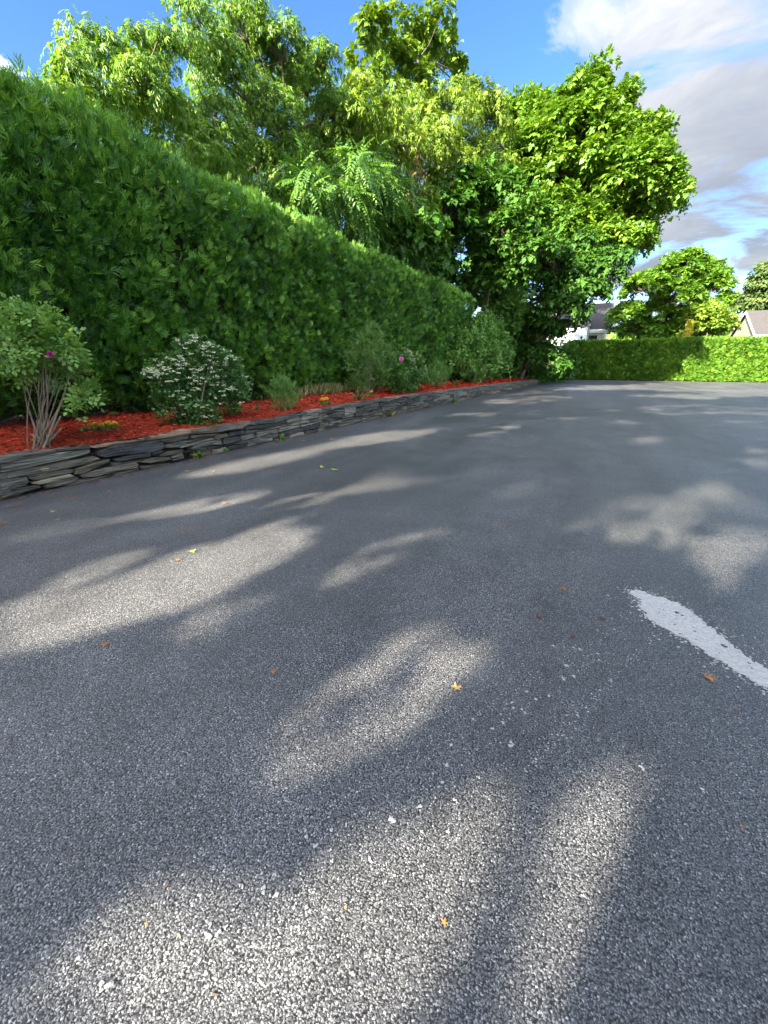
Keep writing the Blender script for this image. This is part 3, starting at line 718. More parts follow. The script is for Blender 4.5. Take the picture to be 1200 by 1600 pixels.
cb_ = on_y(1072,530,57); V, F = tubes([[cb_[0],57,-.02,cb_[0],57,cb_[2],.05,.03]], 6); mesh('trunk', V, [F], M['bark'], r_)

# --- far clipped hedge across the end of the drive
fh = empty('clipped_hedge', (6, 54.2, 0), 'long clipped hedge across the far end of the driveway, right half sunlit', 'hedge')
FX0, FX1, FY, FZ = -5.2, 22.0, 53.6, 3.95
n = 21000; x = rng.uniform(FX0,FX1,n); z = .05+rng.random(n)*FZ
y = FY+.15*wob(x,z,11,1.3)+rng.random(n)*.3
s1_ = (np.stack([x,y,z],1), np.tile([0,-1.,.1],(n,1)), .5)
n = 9000; x = rng.uniform(FX0,FX1,n); y = FY+rng.random(n)*1.6
s2_ = (np.stack([x,y,FZ+.12*wob(x,y,12,1.1)+rng.uniform(-.2,.1,n)],1), np.tile([0,-.2,1.],(n,1)), .8)
n = 1800; z = rng.random(n)*FZ; y = FY+rng.random(n)*1.6
s3_ = (np.stack([FX0+rng.uniform(-.1,.2,n),y,z],1), np.tile([-1.,0,0],(n,1)), .5)
o = hedge_mass([s1_,s2_,s3_], [palm_t(3,.30,1.6,2), palm_t(2,.34,1.2,5)], .34, lambda P: np.clip(rng.beta(2.2,2.2,len(P))+.12*wob(P[:,0],P[:,2],4,1.5),0,1), M['hedge_far'], 'foliage', fh); o['kind'] = 'stuff'
mb = MB(); mb.box((FX0+.4, FY+.4, 0), (FX1-.3, FY+1.4, FZ-.3)); mb.build('dark_core', M['twig'], fh)  # solid dark box in place of the shade inside the hedge

# ------------------------------------------------------------------ houses
def house_left():
    Yf = 64.0; A = on_y(952,514,Yf); xr = A[0]; ze = A[2]; xl = xr-11
    r = empty('house', (xr-5, Yf+4, 0), 'cream house with grey roof half hidden by the big maple', 'house')
    mb = MB(); mb.box((xl,Yf,0),(xr-.45,Yf+8.5,ze-.25)); mb.build('wall', M['siding'], r)
    rg = ze+3.6; ym = Yf+4.25
    mb = MB(); mb.slab([(xl-.4,Yf-.5,ze),(xr,Yf-.5,ze),(xr,ym,rg),(xl-.4,ym,rg)], .12); mb.slab([(xl-.4,ym,rg),(xr,ym,rg),(xr,Yf+9,ze),(xl-.4,Yf+9,ze)], .12)
    rf = mb.build('roof', M['shingle'], r)
    mb = MB(); mb.box((xl-.42,Yf-.56,ze-.42),(xr+.02,Yf-.502,ze-.02)); mb.build('fascia', M['white'], r)
    mb = MB(); mb.box((xl-.3,Yf-.5,ze-.47),(xr-.02,Yf+.002,ze-.42)); mb.build('soffit', M['white'], r)
    mb = MB(); mb.add([(xr-.45,Yf,ze-.25),(xr-.45,Yf+8.5,ze-.25),(xr-.45,ym,rg-.2)], [(0,1,2)]); mb.build('gable', M['bluewhite'], r)
    mb = MB(); mb.box((xr-.62,Yf-.04,.0),(xr-.41,Yf-.004,ze-.47)); mb.build('corner_board', M['white'], r)
    for px in (925,):
        a = on_y(px-5,524,Yf); b_ = on_y(px+6,540,Yf)
        window(r, (a[0],b_[2]), (b_[0],a[2]), Yf)
    return r
def window(parent, lo, hi, Y):
    x0, z0 = lo; x1, z1 = hi; w_ = .09
    mb = MB()
    for q in (((x0-w_,Y-.05,z0-w_),(x1+w_,Y-.003,z0)), ((x0-w_,Y-.05,z1),(x1+w_,Y-.003,z1+w_)), ((x0-w_,Y-.05,z0),(x0,Y-.003,z1)), ((x1,Y-.05,z0),(x1+w_,Y-.003,z1)),
              ((x0,Y-.045,(z0+z1)/2-.03),(x1,Y-.012,(z0+z1)/2+.03))): mb.box(*q)
    f = mb.build('window', M['white'], parent)
    mb = MB(); mb.box((x0,Y-.02,z0),(x1,Y-.004,z1)); mb.build('pane', M['pane'], f)
    return f
house_left()
# white lower wing seen through the gap beside the hedge
Yw = 60.0; a = on_y(862,508,Yw); b_ = on_y(899,600,Yw)
rw = empty('house', (a[0]+1.5, Yw+2, 0), 'white house wing with dark window glimpsed between the maple and far hedge', 'house')
mb = MB(); mb.box((a[0]-4,Yw,0),(b_[0]+.4,Yw+3.6,a[2]-.2)); mb.build('wall', M['bluewhite'], rw)
mb = MB(); mb.slab([(a[0]-4.3,Yw-.3,a[2]-.2),(b_[0]+.7,Yw-.3,a[2]-.2),(b_[0]+.7,Yw+3.8,a[2]+1.2),(a[0]-4.3,Yw+3.8,a[2]+1.2)], .12); mb.build('roof', M['shingle'], rw)
q0 = on_y(873,548,Yw); q1 = on_y(882,530,Yw); window(rw, (q0[0],q0[2]), (q1[0],q1[2]), Yw)
q0 = on_y(852,548,Yw); q1 = on_y(861,530,Yw); window(rw, (q0[0],q0[2]), (q1[0],q1[2]), Yw)
# right: gable end towards the left, grey roof
xg = on_y(1180,525,72)[0]; ap = on_x(1166,486,xg); bk = on_x(1148,523,xg); fr = on_y(1180,524,72)
rr = empty('house', (xg+6, 78, 0), 'beige house with white gable trim and grey roof beyond the right end of the hedge', 'house')
ze = fr[2]; yF, yB, yM, zr = 72., 72+2*(ap[1]-72), ap[1], ap[2]
mb = MB(); mb.box((xg+.35,yF+.5,0),(xg+13,yB-.5,ze+.15)); mb.build('wall', M['beige'], rr)
mb = MB()                                                     # lapped siding boards of the gable
nb_ = 11
for k in range(nb_):
    z0 = ze+.15+(zr-ze-.4)*k/nb_; z1 = ze+.15+(zr-ze-.4)*(k+1)/nb_; hw = lambda z: (yM-yF-.35)*max(0,(zr-.1-z)/(zr-ze))
    mb.add([(xg+.30,yM-hw(z0),z0),(xg+.30,yM+hw(z0),z0),(xg+.335,yM+hw(z1),z1),(xg+.335,yM-hw(z1),z1),(xg+.42,yM-hw(z0),z0),(xg+.42,yM+hw(z0),z0)], [(0,3,2,1),(0,1,5,4)])
mb.build('gable_siding', M['beige'], rr)
mb = MB(); mb.slab([(xg,yF,ze),(xg+13.4,yF,ze),(xg+13.4,yM,zr),(xg,yM,zr)], .12); mb.slab([(xg,yM,zr),(xg+13.4,yM,zr),(xg+13.4,yB,ze),(xg,yB,ze)], .12); mb.build('roof', M['shingle'], rr)
mb = MB()
for (ya, za), (yb, zb) in (((yF,ze),(yM,zr)), ((yM,zr),(yB,ze))): mb.add([(xg-.05,ya,za+.03),(xg-.05,yb,zb+.03),(xg-.05,yb,zb-.3),(xg-.05,ya,za-.3),(xg-.004,ya,za+.03),(xg-.004,yb,zb+.03),(xg-.004,yb,zb-.3),(xg-.004,ya,za-.3)], [(0,1,2,3),(7,6,5,4),(0,4,5,1),(1,5,6,2),(2,6,7,3),(3,7,4,0)])
mb.build('rake_board', M['white'], rr)
mb = MB(); mb.box((xg-.02,yF-.06,ze-.3),(xg+13.4,yF-.004,ze+.02)); mb.build('fascia', M['white'], rr)

# far wood closing the horizon
n = 15000; a = rng.uniform(-1.1,1.25,n); rad = rng.uniform(150,175,n); hh = 13+4*wob(a*20, a*0, 21, 1.0)
P = np.stack([np.sin(a)*rad, np.cos(a)*rad, rng.random(n)*hh], 1)
V, F, T = scatter(Q, P, rand_dirs(n)+np.array([0,0,.4]), rand_dirs(n), rng.uniform(2,3.6,n), rng.random(n))
tag(mesh('far_wood', V, [F], M['maple'], tint=T), 'low line of far woodland along the horizon', None, None, 'stuff')
# ------------------------------------------------------------------ shrubs and flowers in the bed
def on_bed(px, py):
    z = .55
    for _ in range(6): p = on_z(px, py, z); z = float(bed_z(p[0], p[1]))
    return np.array([p[0], p[1], z])
def bush(name, label, cat, blobs, base, leaf, size, n, mat, stems=10, stem_r=.012, tint=(0,1), droop=.2, up=.5, shell=.55, group=None, spread=.1, stem_mat='stem', vert=0.0):
    B = np.array(blobs, float); base = np.array(base, float); root = empty(name, base, label, cat, group)
    wgt = B[:,3]**2; k = rng.choice(len(B), n, p=wgt/wgt.sum())
    d = unit(rand_dirs(n)+np.array([.25,-.15,.35])); P = B[k,:3]+d*(B[k,3]*(shell+(1-shell)*rng.random(n)**.6)*rng.uniform(.8,1.12,n))[:,None]
    # leaves gather in little tufts
    nc = max(8, n//14); cc = P[rng.integers(0, n, nc)]; j = rng.integers(0, nc, n); m_ = rng.random(n) < .6
    P[m_] = cc[j[m_]]+rng.normal(0, size*.55, (m_.sum(),3))
    P[:,2] = np.maximum(P[:,2], bed_z(P[:,0], P[:,1])+.02) if base[2] > .2 else np.maximum(P[:,2], .02)
    A = d*(1-vert)+.5*rand_dirs(n)+np.array([0,0,up*1.0+vert*1.4]); A[:,2] -= droop
    N = np.array([.2,-.2,.9])+.5*rand_dirs(n)+.3*d
    T = np.clip(rng.beta(2.2,2.2,n)*(tint[1]-tint[0])+tint[0], 0, 1)
    q = rng.integers(0, len(leaf), n); parts = [scatter(tm, P[q==i], A[q==i], N[q==i], size*rng.uniform(.65,1.3,(q==i).sum()), T[q==i]) for i, tm in enumerate(leaf) if (q==i).any()]
    V, F, T = merge(parts); o = mesh('foliage', V, [F], mat, root, T); o['kind'] = 'stuff'
    segs = []
    for s in range(stems):
        b = B[rng.integers(0,len(B))]; tip = b[:3]+rand_dirs(1)[0]*b[3]*.6
        p0 = base+np.array([rng.normal(0,spread),rng.normal(0,spread),-.03]); m1 = (p0*.55+tip*.45)+np.array([rng.normal(0,.04),rng.normal(0,.04),.08])
        segs += [[*p0,*m1,stem_r*1.2,stem_r], [*m1,*tip,stem_r,stem_r*.4]]
    V, F = tubes(segs, 5); mesh('stems', V, [F], M[stem_mat], root, smooth=True)
    return root, P, d
def flower(tmpl_n, P, up, r, mat, name, parent):
    parts = []
    for p, u in zip(P, up):
        a = np.linspace(0, 2*np.pi, tmpl_n, endpoint=False); u = u/np.linalg.norm(u)
        X = np.cross(u, [.3,.8,.1]); X /= np.linalg.norm(X); Y = np.cross(u, X)
        for ring, (el, sc) in enumerate(((.25,1.0),(.75,.85),(1.25,.6))):
            A = (X[None]*np.cos(a+ring*.3)[:,None]+Y[None]*np.sin(a+ring*.3)[:,None])*math.cos(el)+u*math.sin(el)
            parts.append(scatter(quadleaf(.42,.2,.12), np.tile(p,(tmpl_n,1)), A, np.tile(u,(tmpl_n,1))+.01, np.full(tmpl_n, r*sc), rng.random(tmpl_n)))
    V, F, T = merge(parts); return mesh(name, V, [F], mat, parent, T)

# rose, bare legged with a pale leafy head
bR = on_bed(62, 693)
root, P, d = bush('rose_bush', 'old rose bush with bare grey canes and pale green head, left end', 'shrub',
    by_x([(38,508,24),(75,522,30),(22,552,26),(102,548,24),(62,572,28),(112,585,15),(142,615,15),(124,622,13),(8,522,18),(88,500,16),(60,545,30),(30,585,18)], -6.75, .3),
    bR, ROSE, .135, 850, M["rose"], 2, tint=(.1,1), up=.3)
segs = []
for s in range(24):
    a = on_x(62+rng.normal(0,10), 694+rng.uniform(-3,2), -6.6+rng.normal(0,.06)); a[2] = bR[2]-.03
    tx = rng.uniform(20,120); q = on_x(tx, rng.uniform(540,600), -6.7+rng.normal(0,.15)); m1 = a*.45+q*.55+np.array([rng.normal(0,.03),rng.normal(0,.03),.02]); rr_ = rng.uniform(.007,.015)
    m0 = a*.72+m1*.28+rng.normal(0,.015,3)
    if s < 6: segs += [[*a,*m0,rr_*1.1,rr_], [*m0,*(m0+(m1-m0)*.45),rr_,rr_*.9]]    # cut stubs
    else: segs += [[*a,*m0,rr_*1.1,rr_], [*m0,*m1,rr_,rr_*.8], [*m1,*q,rr_*.8,rr_*.35]]
for tx, ty in ((95,650),(97,668),(90,660)):
    a = on_x(70, 694, -6.55); a[2] = bR[2]; q = on_x(tx, ty, -6.45); segs.append([*a,*q,.016,.012])
old = [c for c in root.children if c.name.startswith('stems')]
for c in old: bpy.data.objects.remove(c)
V, F = tubes(segs, 6); mesh('canes', V, [F], M['stem'], root, smooth=True)
p = on_x(79, 554, -6.35); flower(6, [p], [np.array([.8,-.4,.4])], .05, M['magenta'], 'bloom', root)
mesh_leaf = None

# viburnum in white flower
bV = on_bed(315, 668)+np.array([-.35,.05,0])
root, P, d = bush('viburnum_shrub', 'wide dark shrub covered with flat white flower clusters, spilling over the wall', 'shrub',
    by_x([(300,562,34),(345,582,34),(262,590,30),(310,612,40),(282,638,32),(342,625,32),(372,602,18),(238,588,14),(312,652,30),(258,632,22),(330,560,22),(290,665,18)], -6.85, .3),
    bV, [tuft_t(4,11), tuft_t(5,12)], .085, 4200, M['viburnum'], 14, tint=(0,.75), shell=.6)
Bv = by_x([(300,562,34),(345,582,34),(262,590,30),(372,602,19),(238,588,14),(330,560,22),(320,608,38),(285,600,38),(345,625,30),(300,635,30)], -6.75, .15)
pts, ups = [], []
parts = []
for _ in range(230):
    b = Bv[rng.integers(0,len(Bv))]; dd = unit(np.array([rng.normal(.6,.4), rng.normal(-.3,.6), rng.normal(.5,.5)])); c = np.array(b[:3])+dd*b[3]*rng.uniform(.9,1.12)
    n = 12; rr_ = rng.uniform(.014,.028); PP = c+rng.normal(0,1,(n,3))*np.array([rr_,rr_,rr_*.35]); A = rand_dirs(n); A[:,2] *= .2
    parts.append(scatter(quadleaf(.5,.02,.02), PP, A, np.array([.75,-.45,.6])+.3*rand_dirs(n), rng.uniform(.016,.028,n), rng.uniform(0,1,n)**1.3))
V, F, T = merge(parts); o = mesh('blossoms', V, [F], M['white_petal'], root, T); o['kind'] = 'stuff'

def shrub(name, label, rows, X, basepx, leaf, size, n, mat, cat='shrub', **kw):
    b = on_bed(*basepx); return bush(name, label, cat, by_x(rows, X, kw.pop('dx', .2)), b, leaf, size, n, mat, **kw)
for k, (y, x, hgt, l) in enumerate([(29,-9.6,4.2,'dense dark understory bush just past the end of the tall hedge'),(34,-9.2,4.0,'dark understory bush in the shade between the hedge end and the big maple'),(39.5,-9.0,4.4,'dark leafy understory bush left of the big maple trunk'),(45,-8.6,3.6,'dark understory bush behind the wall end in front of the white wing'),(50,-7.6,3.4,'low understory bush left of the far clipped hedge'),(51.8,-6.2,3.6,'thin understory bush hiding the foot of the white wing'),(41.2,-6.9,2.2,'low dark bush wrapped round the end of the stone wall')]):
    bl = [(x+rng.uniform(-.9,.9), y+rng.uniform(-2.2,2.2), hgt*rng.uniform(.15,.85), rng.uniform(.8,1.25)) for _ in range(11)]
    bush('understory_bush', l, 'shrub', bl, (x,y,0), [tuft_t(4,51), tuft_t(4,52)], .5, 1500, M['dark'], stems=9, stem_r=.03, tint=(0,.8), group='dark bushes under the trees past the hedge')
for y, x, hgt, l in ((16,-11.6,7.6,'dark leafy mass behind the hedge below the ash'),(20.5,-11.9,8.2,'dark leafy mass behind the hedge below the box elder'),(25.5,-11.6,8.4,'dark leafy mass behind the far part of the hedge')):
    bl = [(x+rng.uniform(-1,1), y+rng.uniform(-2.4,2.4), hgt*rng.uniform(.5,.9), rng.uniform(1.0,1.5)) for _ in range(10)]
    bush('understory_bush', l, 'shrub', bl, (x,y,0), [tuft_t(4,53), tuft_t(4,54)], .42, 2200, M['dark'], stems=12, stem_r=.04, tint=(.1,1), group='dark bushes behind the tall hedge')
root, P, d = shrub('spirea_bush', 'small fresh green bush with thin upright shoots, right of the white flowered shrub',
    [(442,626,18),(432,616,15),(455,628,14),(448,610,14),(440,600,10)], -6.75, (443,642), FINE, .10, 900, M['bush'], dx=.1, tint=(.25,1), vert=.5, stems=16, stem_r=.005)
segs = []; PP = []
for px, py in ((428,575),(436,568),(455,578),(447,582),(420,590),(463,590),(440,585)):
    a = np.array(root.location)+rng.normal(0,.05,3)*np.array([1,1,0]); q = on_x(px, py, -6.95); segs.append([*a,*q,.005,.002])
    for tt in np.linspace(.5,1,14): PP.append(a+(q-a)*tt+rng.normal(0,.015,3))
PP = np.array(PP); V, F, T = scatter(Q, PP, rand_dirs(len(PP))+np.array([0,0,.6]), rand_dirs(len(PP)), rng.uniform(.04,.07,len(PP)), rng.random(len(PP)))
V2, F2 = tubes(segs, 4); o = mesh('shoots', np.concatenate([V,V2]), [F, F2+len(V)], M['bush'], root, np.concatenate([T, np.full(len(V2),.5)])); o['kind'] = 'stuff'
shrub('loose_shrub', 'open dark green shrub with loose arching twigs in front of the middle of the hedge',
    [(575,540,24),(560,566,24),(595,562,24),(585,590,20),(560,598,15),(600,590,14),(580,520,12)], -7.3, (572,616), FINE, .17, 2400, M['viburnum'], tint=(.3,1), stems=22, stem_r=.009, spread=.2)
root, P, d = shrub('pink_rose_bush', 'dark rounded rose bush with pale shoot tips and one pink bloom', 
    [(628,572,18),(645,568,15),(618,592,20),(640,592,17),(630,602,14),(652,580,10)], -6.95, (628,612), [tuft_t(4,21)], .13, 2300, M['viburnum'], tint=(.1,.9), stems=12)
flower(7, [on_x(627,561,-6.6)], [np.array([.7,-.6,.4])], .10, M['pink'], 'bloom', root)
B = by_x([(632,562,16),(650,562,14),(658,580,9),(640,570,15)], -6.8, .1); parts = []
for _ in range(60):
    b = B[rng.integers(0,len(B))]; c = np.array(b[:3])+unit(np.array([.6,-.3,rng.normal(.3,.5)])+.4*rng.normal(size=3))*b[3]
    parts.append(scatter(Q, c+rng.normal(0,.03,(5,3)), rand_dirs(5), rand_dirs(5), rng.uniform(.03,.06,5), rng.uniform(0,.5,5)))
V, F, T = merge(parts); o = mesh('pale_tips', V, [F], M['white_petal'], root, T); o['kind'] = 'stuff'
shrub('spirea_bush', 'low rounded green bush between the pink rose and the big feathery shrub',
    [(682,582,14),(690,590,13),(673,590,13),(682,596,12),(696,580,8)], -7.0, (684,604), FINE, .16, 1100, M['bush'], tint=(.05,.8), vert=.4, stems=14, stem_r=.006)
shrub('feathery_shrub', 'big upright shrub with light green feathery branches near the far end of the wall',
    [(750,528,26),(768,542,26),(732,548,24),(750,566,30),(776,566,22),(724,572,16),(772,515,14),(752,510,14),(788,555,12),(740,585,16)], -7.3, (752,598), [tuft_t(4,33), tuft_t(3,34)], .30, 4200, M['bush'], tint=(.25,1), vert=.35, stems=26, stem_r=.014, spread=.25, up=.6)
shrub('leafy_shrub', 'tall leafy shrub at the end of the hedge above the last stones of the wall',
    [(790,480,26),(815,500,24),(800,528,26),(825,528,18),(775,465,20),(820,558,15),(835,505,14),(800,555,18)], -7.7, (808,590), [tuft_t(5,31), tuft_t(5,32)], .48, 3200, M['bush'], tint=(.0,.85), stems=16, stem_r=.02, spread=.3)
b_ = on_y(864, 592, 45); b_[2] = 0
bush('ground_cover_plant', 'low leafy plants filling the corner between the wall end and far hedge', 'plant',
    by_y([(862,580,12),(876,576,10),(850,576,11),(870,588,9),(884,584,8),(845,566,10)], 45, .5), b_, [tuft_t(5,41)], .40, 1500, M['bush'], stems=8, tint=(.0,.8))

# pale dry grass under the hedge skirt
tg = []
for px0, px1, n in ((468,545,420),(375,425,150),(585,600,40)):
    for _ in range(n):
        p = on_bed(rng.uniform(px0,px1), rng.uniform(612,618)); p[0] = -7.85+rng.normal(0,.08); tg.append(p)
P = np.array(tg); P[:,2] = bed_z(P[:,0],P[:,1]); n = len(P)
V, F, T = scatter(quadleaf(.06,.2,.02), P, np.array([0,0,1.])+.25*rng.normal(size=(n,3)), rand_dirs(n), rng.uniform(.18,.38,n), rng.random(n))
tag(mesh('dry_grass', V, [F], M['straw'], tint=T), 'pale strawy grass standing under the skirt of the hedge', None, None, 'stuff')

# marigolds, each its own plant
def marigold(px, py, label, r=.028, group='yellow marigolds planted in the red mulch'):
    p = on_bed(px, py+3); s = r/.028
    root = empty('marigold', p, label, 'flower', group); up = unit(np.array([.35,-.25,.9])+.2*rng.normal(size=3)); h = p+np.array([0,0,.07*s])+.01*rng.normal(size=3)
    flower(9, [h], [up], r*1.35, M['marigold'], 'flower_head', root)
    n = 22; P = p+rng.normal(0,.028*s,(n,3))*np.array([1,1,.2])+np.array([0,0,.025*s]); V, F, T = scatter(Q, P, rand_dirs(n)+np.array([0,0,.5]), rand_dirs(n), rng.uniform(.03,.05,n)*s, rng.uniform(.2,.8,n))
    o = mesh('leaves', V, [F], M['bush'], root, T); o['kind'] = 'stuff'
    V, F = tubes([[*(p-np.array([0,0,.02])),*h,.003*s,.003*s]], 4); mesh('stalk', V, [F], M['stem'], root)
for px, py, l in ((143,671,'leftmost yellow marigold of the near clump beside the rose bush'),(152,669,'second yellow marigold from the left in the near clump'),
    (163,673,'yellow marigold set lowest in the near clump, nearest the wall'),(173,668,'second yellow marigold from the right in the near clump'),(182,668,'rightmost yellow marigold of the near clump by the white flowered shrub'),
    (369,645,'yellow marigold just right of the white flowered shrub, nearer the wall'),(376,639,'yellow marigold at the right edge of the white flowered shrub, further back'),
    (504,627,'left one of two yellow marigolds in the open mulch past the small bush'),(511,626,'right one of two yellow marigolds in the open mulch past the small bush'),
    (581,615,'yellow marigold beneath the loose dark shrub'),(648,607,'yellow marigold left of two below the pink rose bush'),(655,606,'yellow marigold right of two below the pink rose bush')):
    marigold(px, py, l, .040 if px < 400 else (.055 if px < 600 else .07))

# small weeds at the foot of the wall and a seedling in the mulch
def weed(name, label, p, n, h, mat, group=None, narrow=False):
    root = empty(name, p, label, 'weed', group); A = np.array([.3,-.2,.9])+.6*rng.normal(size=(n,3)); A[:,2] = np.abs(A[:,2])+.15
    V, F, T = scatter(quadleaf(.13 if narrow else .28,.25,.05), np.tile(p,(n,1))+rng.normal(0,.015,(n,3))*np.array([1,1,.3]), A, rand_dirs(n), rng.uniform(.5,1,n)*h, rng.uniform(.2,1,n))
    o = mesh('leaves', V, [F], M[mat], root, T); return root
FOOT = [(311,709,'dark leafy weed growing at the foot of the wall below the white flowered shrub',16,.20,'viburnum',True),(354,702,'low green weed at the foot of the wall right of the dark leafy weed',10,.12,'bush',True),
 (440,687,'bright green seedling at the foot of the wall below the small green bush',12,.16,'bush',False),(609,650,'orange tipped grass tuft at the foot of the wall below the pink rose',18,.32,'straw',True),(710,612,'small green weed low against the far part of the wall',10,.25,'bush',False)]
for px, py, l, n, h, mt, nr in FOOT:
    p = on_x(px, py, WALL_X+.04); p[2] = 0.0; weed('weed', l, p, n, h, mt, 'weeds at the foot of the wall', nr)
weed('seedling', 'pale spiky seedling in the mulch between the white flowered shrub and the small bush', on_bed(402,642), 16, .17, 'straw', None, True)
weed('lily_plant', 'thin strappy plant in the mulch at the foot of the feathery shrub', on_bed(712,603), 12, .5, 'straw', None, True)
weed('lily_plant', 'thin reddish stemmed plant in the mulch under the loose dark shrub', on_bed(560,626), 12, .42, 'straw', None, True)

# ------------------------------------------------------------------ on the asphalt: spill, specks, fallen leaves
out_ = [(983,926),(992,922),(1006,925),(1018,931),(1046,938),(1078,953),(1102,975),(1127,995),(1150,1014),(1176,1033),(1206,1050),(1260,1082),(1310,1118),(1300,1150),(1240,1104),(1203,1078),(1170,1061),(1140,1041),(1102,1019),(1076,1001),(1042,984),(1014,967),(1000,948),(1003,938)]
pts = [on_z(*q)[:2] for q in out_]; jag = []
for a, b in zip(pts, pts[1:]+pts[:1]):
    L = np.linalg.norm(b-a); k = max(2, int(L/.012)); nrm_ = np.array([-(b-a)[1],(b-a)[0]])/max(L,1e-6)
    for i in range(k): jag.append(a+(b-a)*i/k+nrm_*(rng.normal(0,.006)+.012*math.sin(len(jag)*.83)*rng.random()))
n = len(jag); V = [(x,y,.004) for x, y in jag]+[(x,y,-.002) for x, y in jag]
me = bpy.data.meshes.new('cement_spill'); me.from_pydata(V, [], [tuple(range(n))]+[(i,i+n,(i+1)%n+n,(i+1)%n) for i in range(n)]); me.update()
o = link('cement_spill', me, M['spill']); tag(o, 'pale dried cement spill tapering across the asphalt at the right edge', 'stain', None, 'thing')
# where the cement has worn through to the stone
JP = np.array(jag); VV, FF = [], []
while len(FF) < 18*7:
    c = JP[rng.integers(0,n)]*.5+JP[rng.integers(0,n)]*.5+rng.normal(0,.03,2)
    if not inside(c[None], JP)[0]: continue
    r = rng.uniform(.003,.009)*(1+1.2*(rng.random() < .1)); a0 = rng.uniform(0,6); b0 = len(VV)
    for i in range(7): a = a0+2*math.pi*i/7; q = r*rng.uniform(.5,1.2); VV.append((c[0]+q*math.cos(a), c[1]+q*math.sin(a), .0066))
    VV.append((*c, .0066)); FF += [(b0+i,b0+(i+1)%7,b0+7) for i in range(7)]
me = bpy.data.meshes.new('worn_holes'); me.from_pydata(VV, [], FF); me.update()
tag(link('worn_holes', me, M['asphalt']), 'dark specks where the pale cement spill has worn through', None, None, 'stuff')
# flecks: around the spill, along the old tyre line, and splashed about
fl = []
for _ in range(900):
    a = jag[rng.integers(0,n)]; fl.append((*(a+rng.normal(0,.045,2)*abs(rng.normal(0,1))+np.array([-.012,0])), rng.uniform(.003,.009)))
for _ in range(140):
    f = rng.random(); fl.append((*(on_z(1025-205*f, 992+210*f)[:2]+rng.normal(0,.013,2)), rng.uniform(.002,.0055)))
for _ in range(240):
    f = rng.random()**1.3; fl.append((*(on_z(985-690*f, 960+520*f)[:2]+rng.normal(0,.05+.05*f,2)), rng.uniform(.002,.005)*(1+.8*(rng.random() < .12))))
for px, py, s in ((612,1280,10),(655,1262,7),(410,1390,9),(380,1385,5),(492,1322,7),(698,1196,6),(785,1130,6),(800,1165,7),(710,1250,6),(340,1460,6),(165,1540,13),(865,1010,4),(885,1040,5),(800,1098,4),(820,1115,4),
    (1003,1200,6),(1098,1235,6),(540,1290,4),(430,1365,6),(325,1465,8),(260,1490,5),(520,1345,4),(770,1140,5),(905,1015,4),(935,1022,4),(880,1060,5),(897,1058,5),(748,1215,4),(580,1345,5),(660,1300,4),(312,1400,5),(120,1500,6),(90,1440,5),(50,1220,4),(700,1300,5)):
    c = on_z(px, py)[:2]; m_ = np.linalg.norm(on_z(px+s,py)[:2]-c)*.55
    for _ in range(4): fl.append((*(c+rng.normal(0,m_*.55,2)), m_*rng.uniform(.5,.9)))
VV, FF = [], []
for x, y, r in fl:
    k = 7; a0 = rng.uniform(0,6); b0 = len(VV)
    for i in range(k): a = a0+2*math.pi*i/k; rr_ = r*rng.uniform(.55,1.15); VV.append((x+rr_*math.cos(a), y+rr_*math.sin(a), .0032))
    VV.append((x,y,.0045)); FF += [(b0+i,b0+(i+1)%k,b0+k) for i in range(k)]
me = bpy.data.meshes.new('cement_flecks'); me.from_pydata(VV, [], FF); me.update()
tag(link('cement_flecks', me, M['spill']), 'pale cement flecks splashed over the asphalt around the spill', None, None, 'stuff')

n = 900; yy = 60*rng.random(n)**2.6+.2; xx = rng.uniform(-6.1, 5, n); P = np.stack([xx,yy,np.full(n,.004)],1); A = rng.normal(size=(n,3)); A[:,2] *= .1
V, F, T = scatter(ct, P, A, np.array([0,0,1.])+.3*rng.normal(size=(n,3)), rng.uniform(.006,.016,n)*(1+yy*.04), rng.random(n))
tag(mesh('grit', V, [F], M['litter'], tint=T), 'tiny brown crumbs and needles strewn over the driveway', None, None, 'stuff')
def fallen(px, py, spx, mat, label, lobes=5):
    c = on_z(px, py); s = max(.012, np.linalg.norm(on_z(px+spx,py)-c)); k = lobes*4
    a0 = rng.uniform(0,6.28); V = [(0,0,.006)]
    cu = rng.uniform(.2,.7); ax = rng.uniform(0,6.28)
    for i in range(k):
        a = 2*math.pi*i/k; r = s*.55*(1.0 if i % 4 == 0 else .62 if i % 2 else .42)*(1 if abs(a-math.pi) > .4 else .35)*rng.uniform(.85,1.15)
        x, y = r*math.cos(a+a0), r*math.sin(a+a0); u = x*math.cos(ax)+y*math.sin(ax); V.append((x, y*.8, .004+cu*u*u/s+rng.uniform(0,.1)*r))
    F = [(0,1+i,1+(i+1)%k) for i in range(k)]
    sx, sy = math.cos(a0+math.pi)*s*.55, math.sin(a0+math.pi)*s*.55; b = len(V)
    V += [(0,.0015,.006),(0,-.0015,.006),(sx,sy,.012)]; F.append((b,b+1,b+2))
    me = bpy.data.meshes.new('fallen_leaf'); me.from_pydata(V, [], F); me.update()
    o = link('fallen_leaf', me, M[mat]); o.location = c+np.array([0,0,.003]); tag(o, label, 'leaf', 'dead leaves scattered on the driveway'); return o
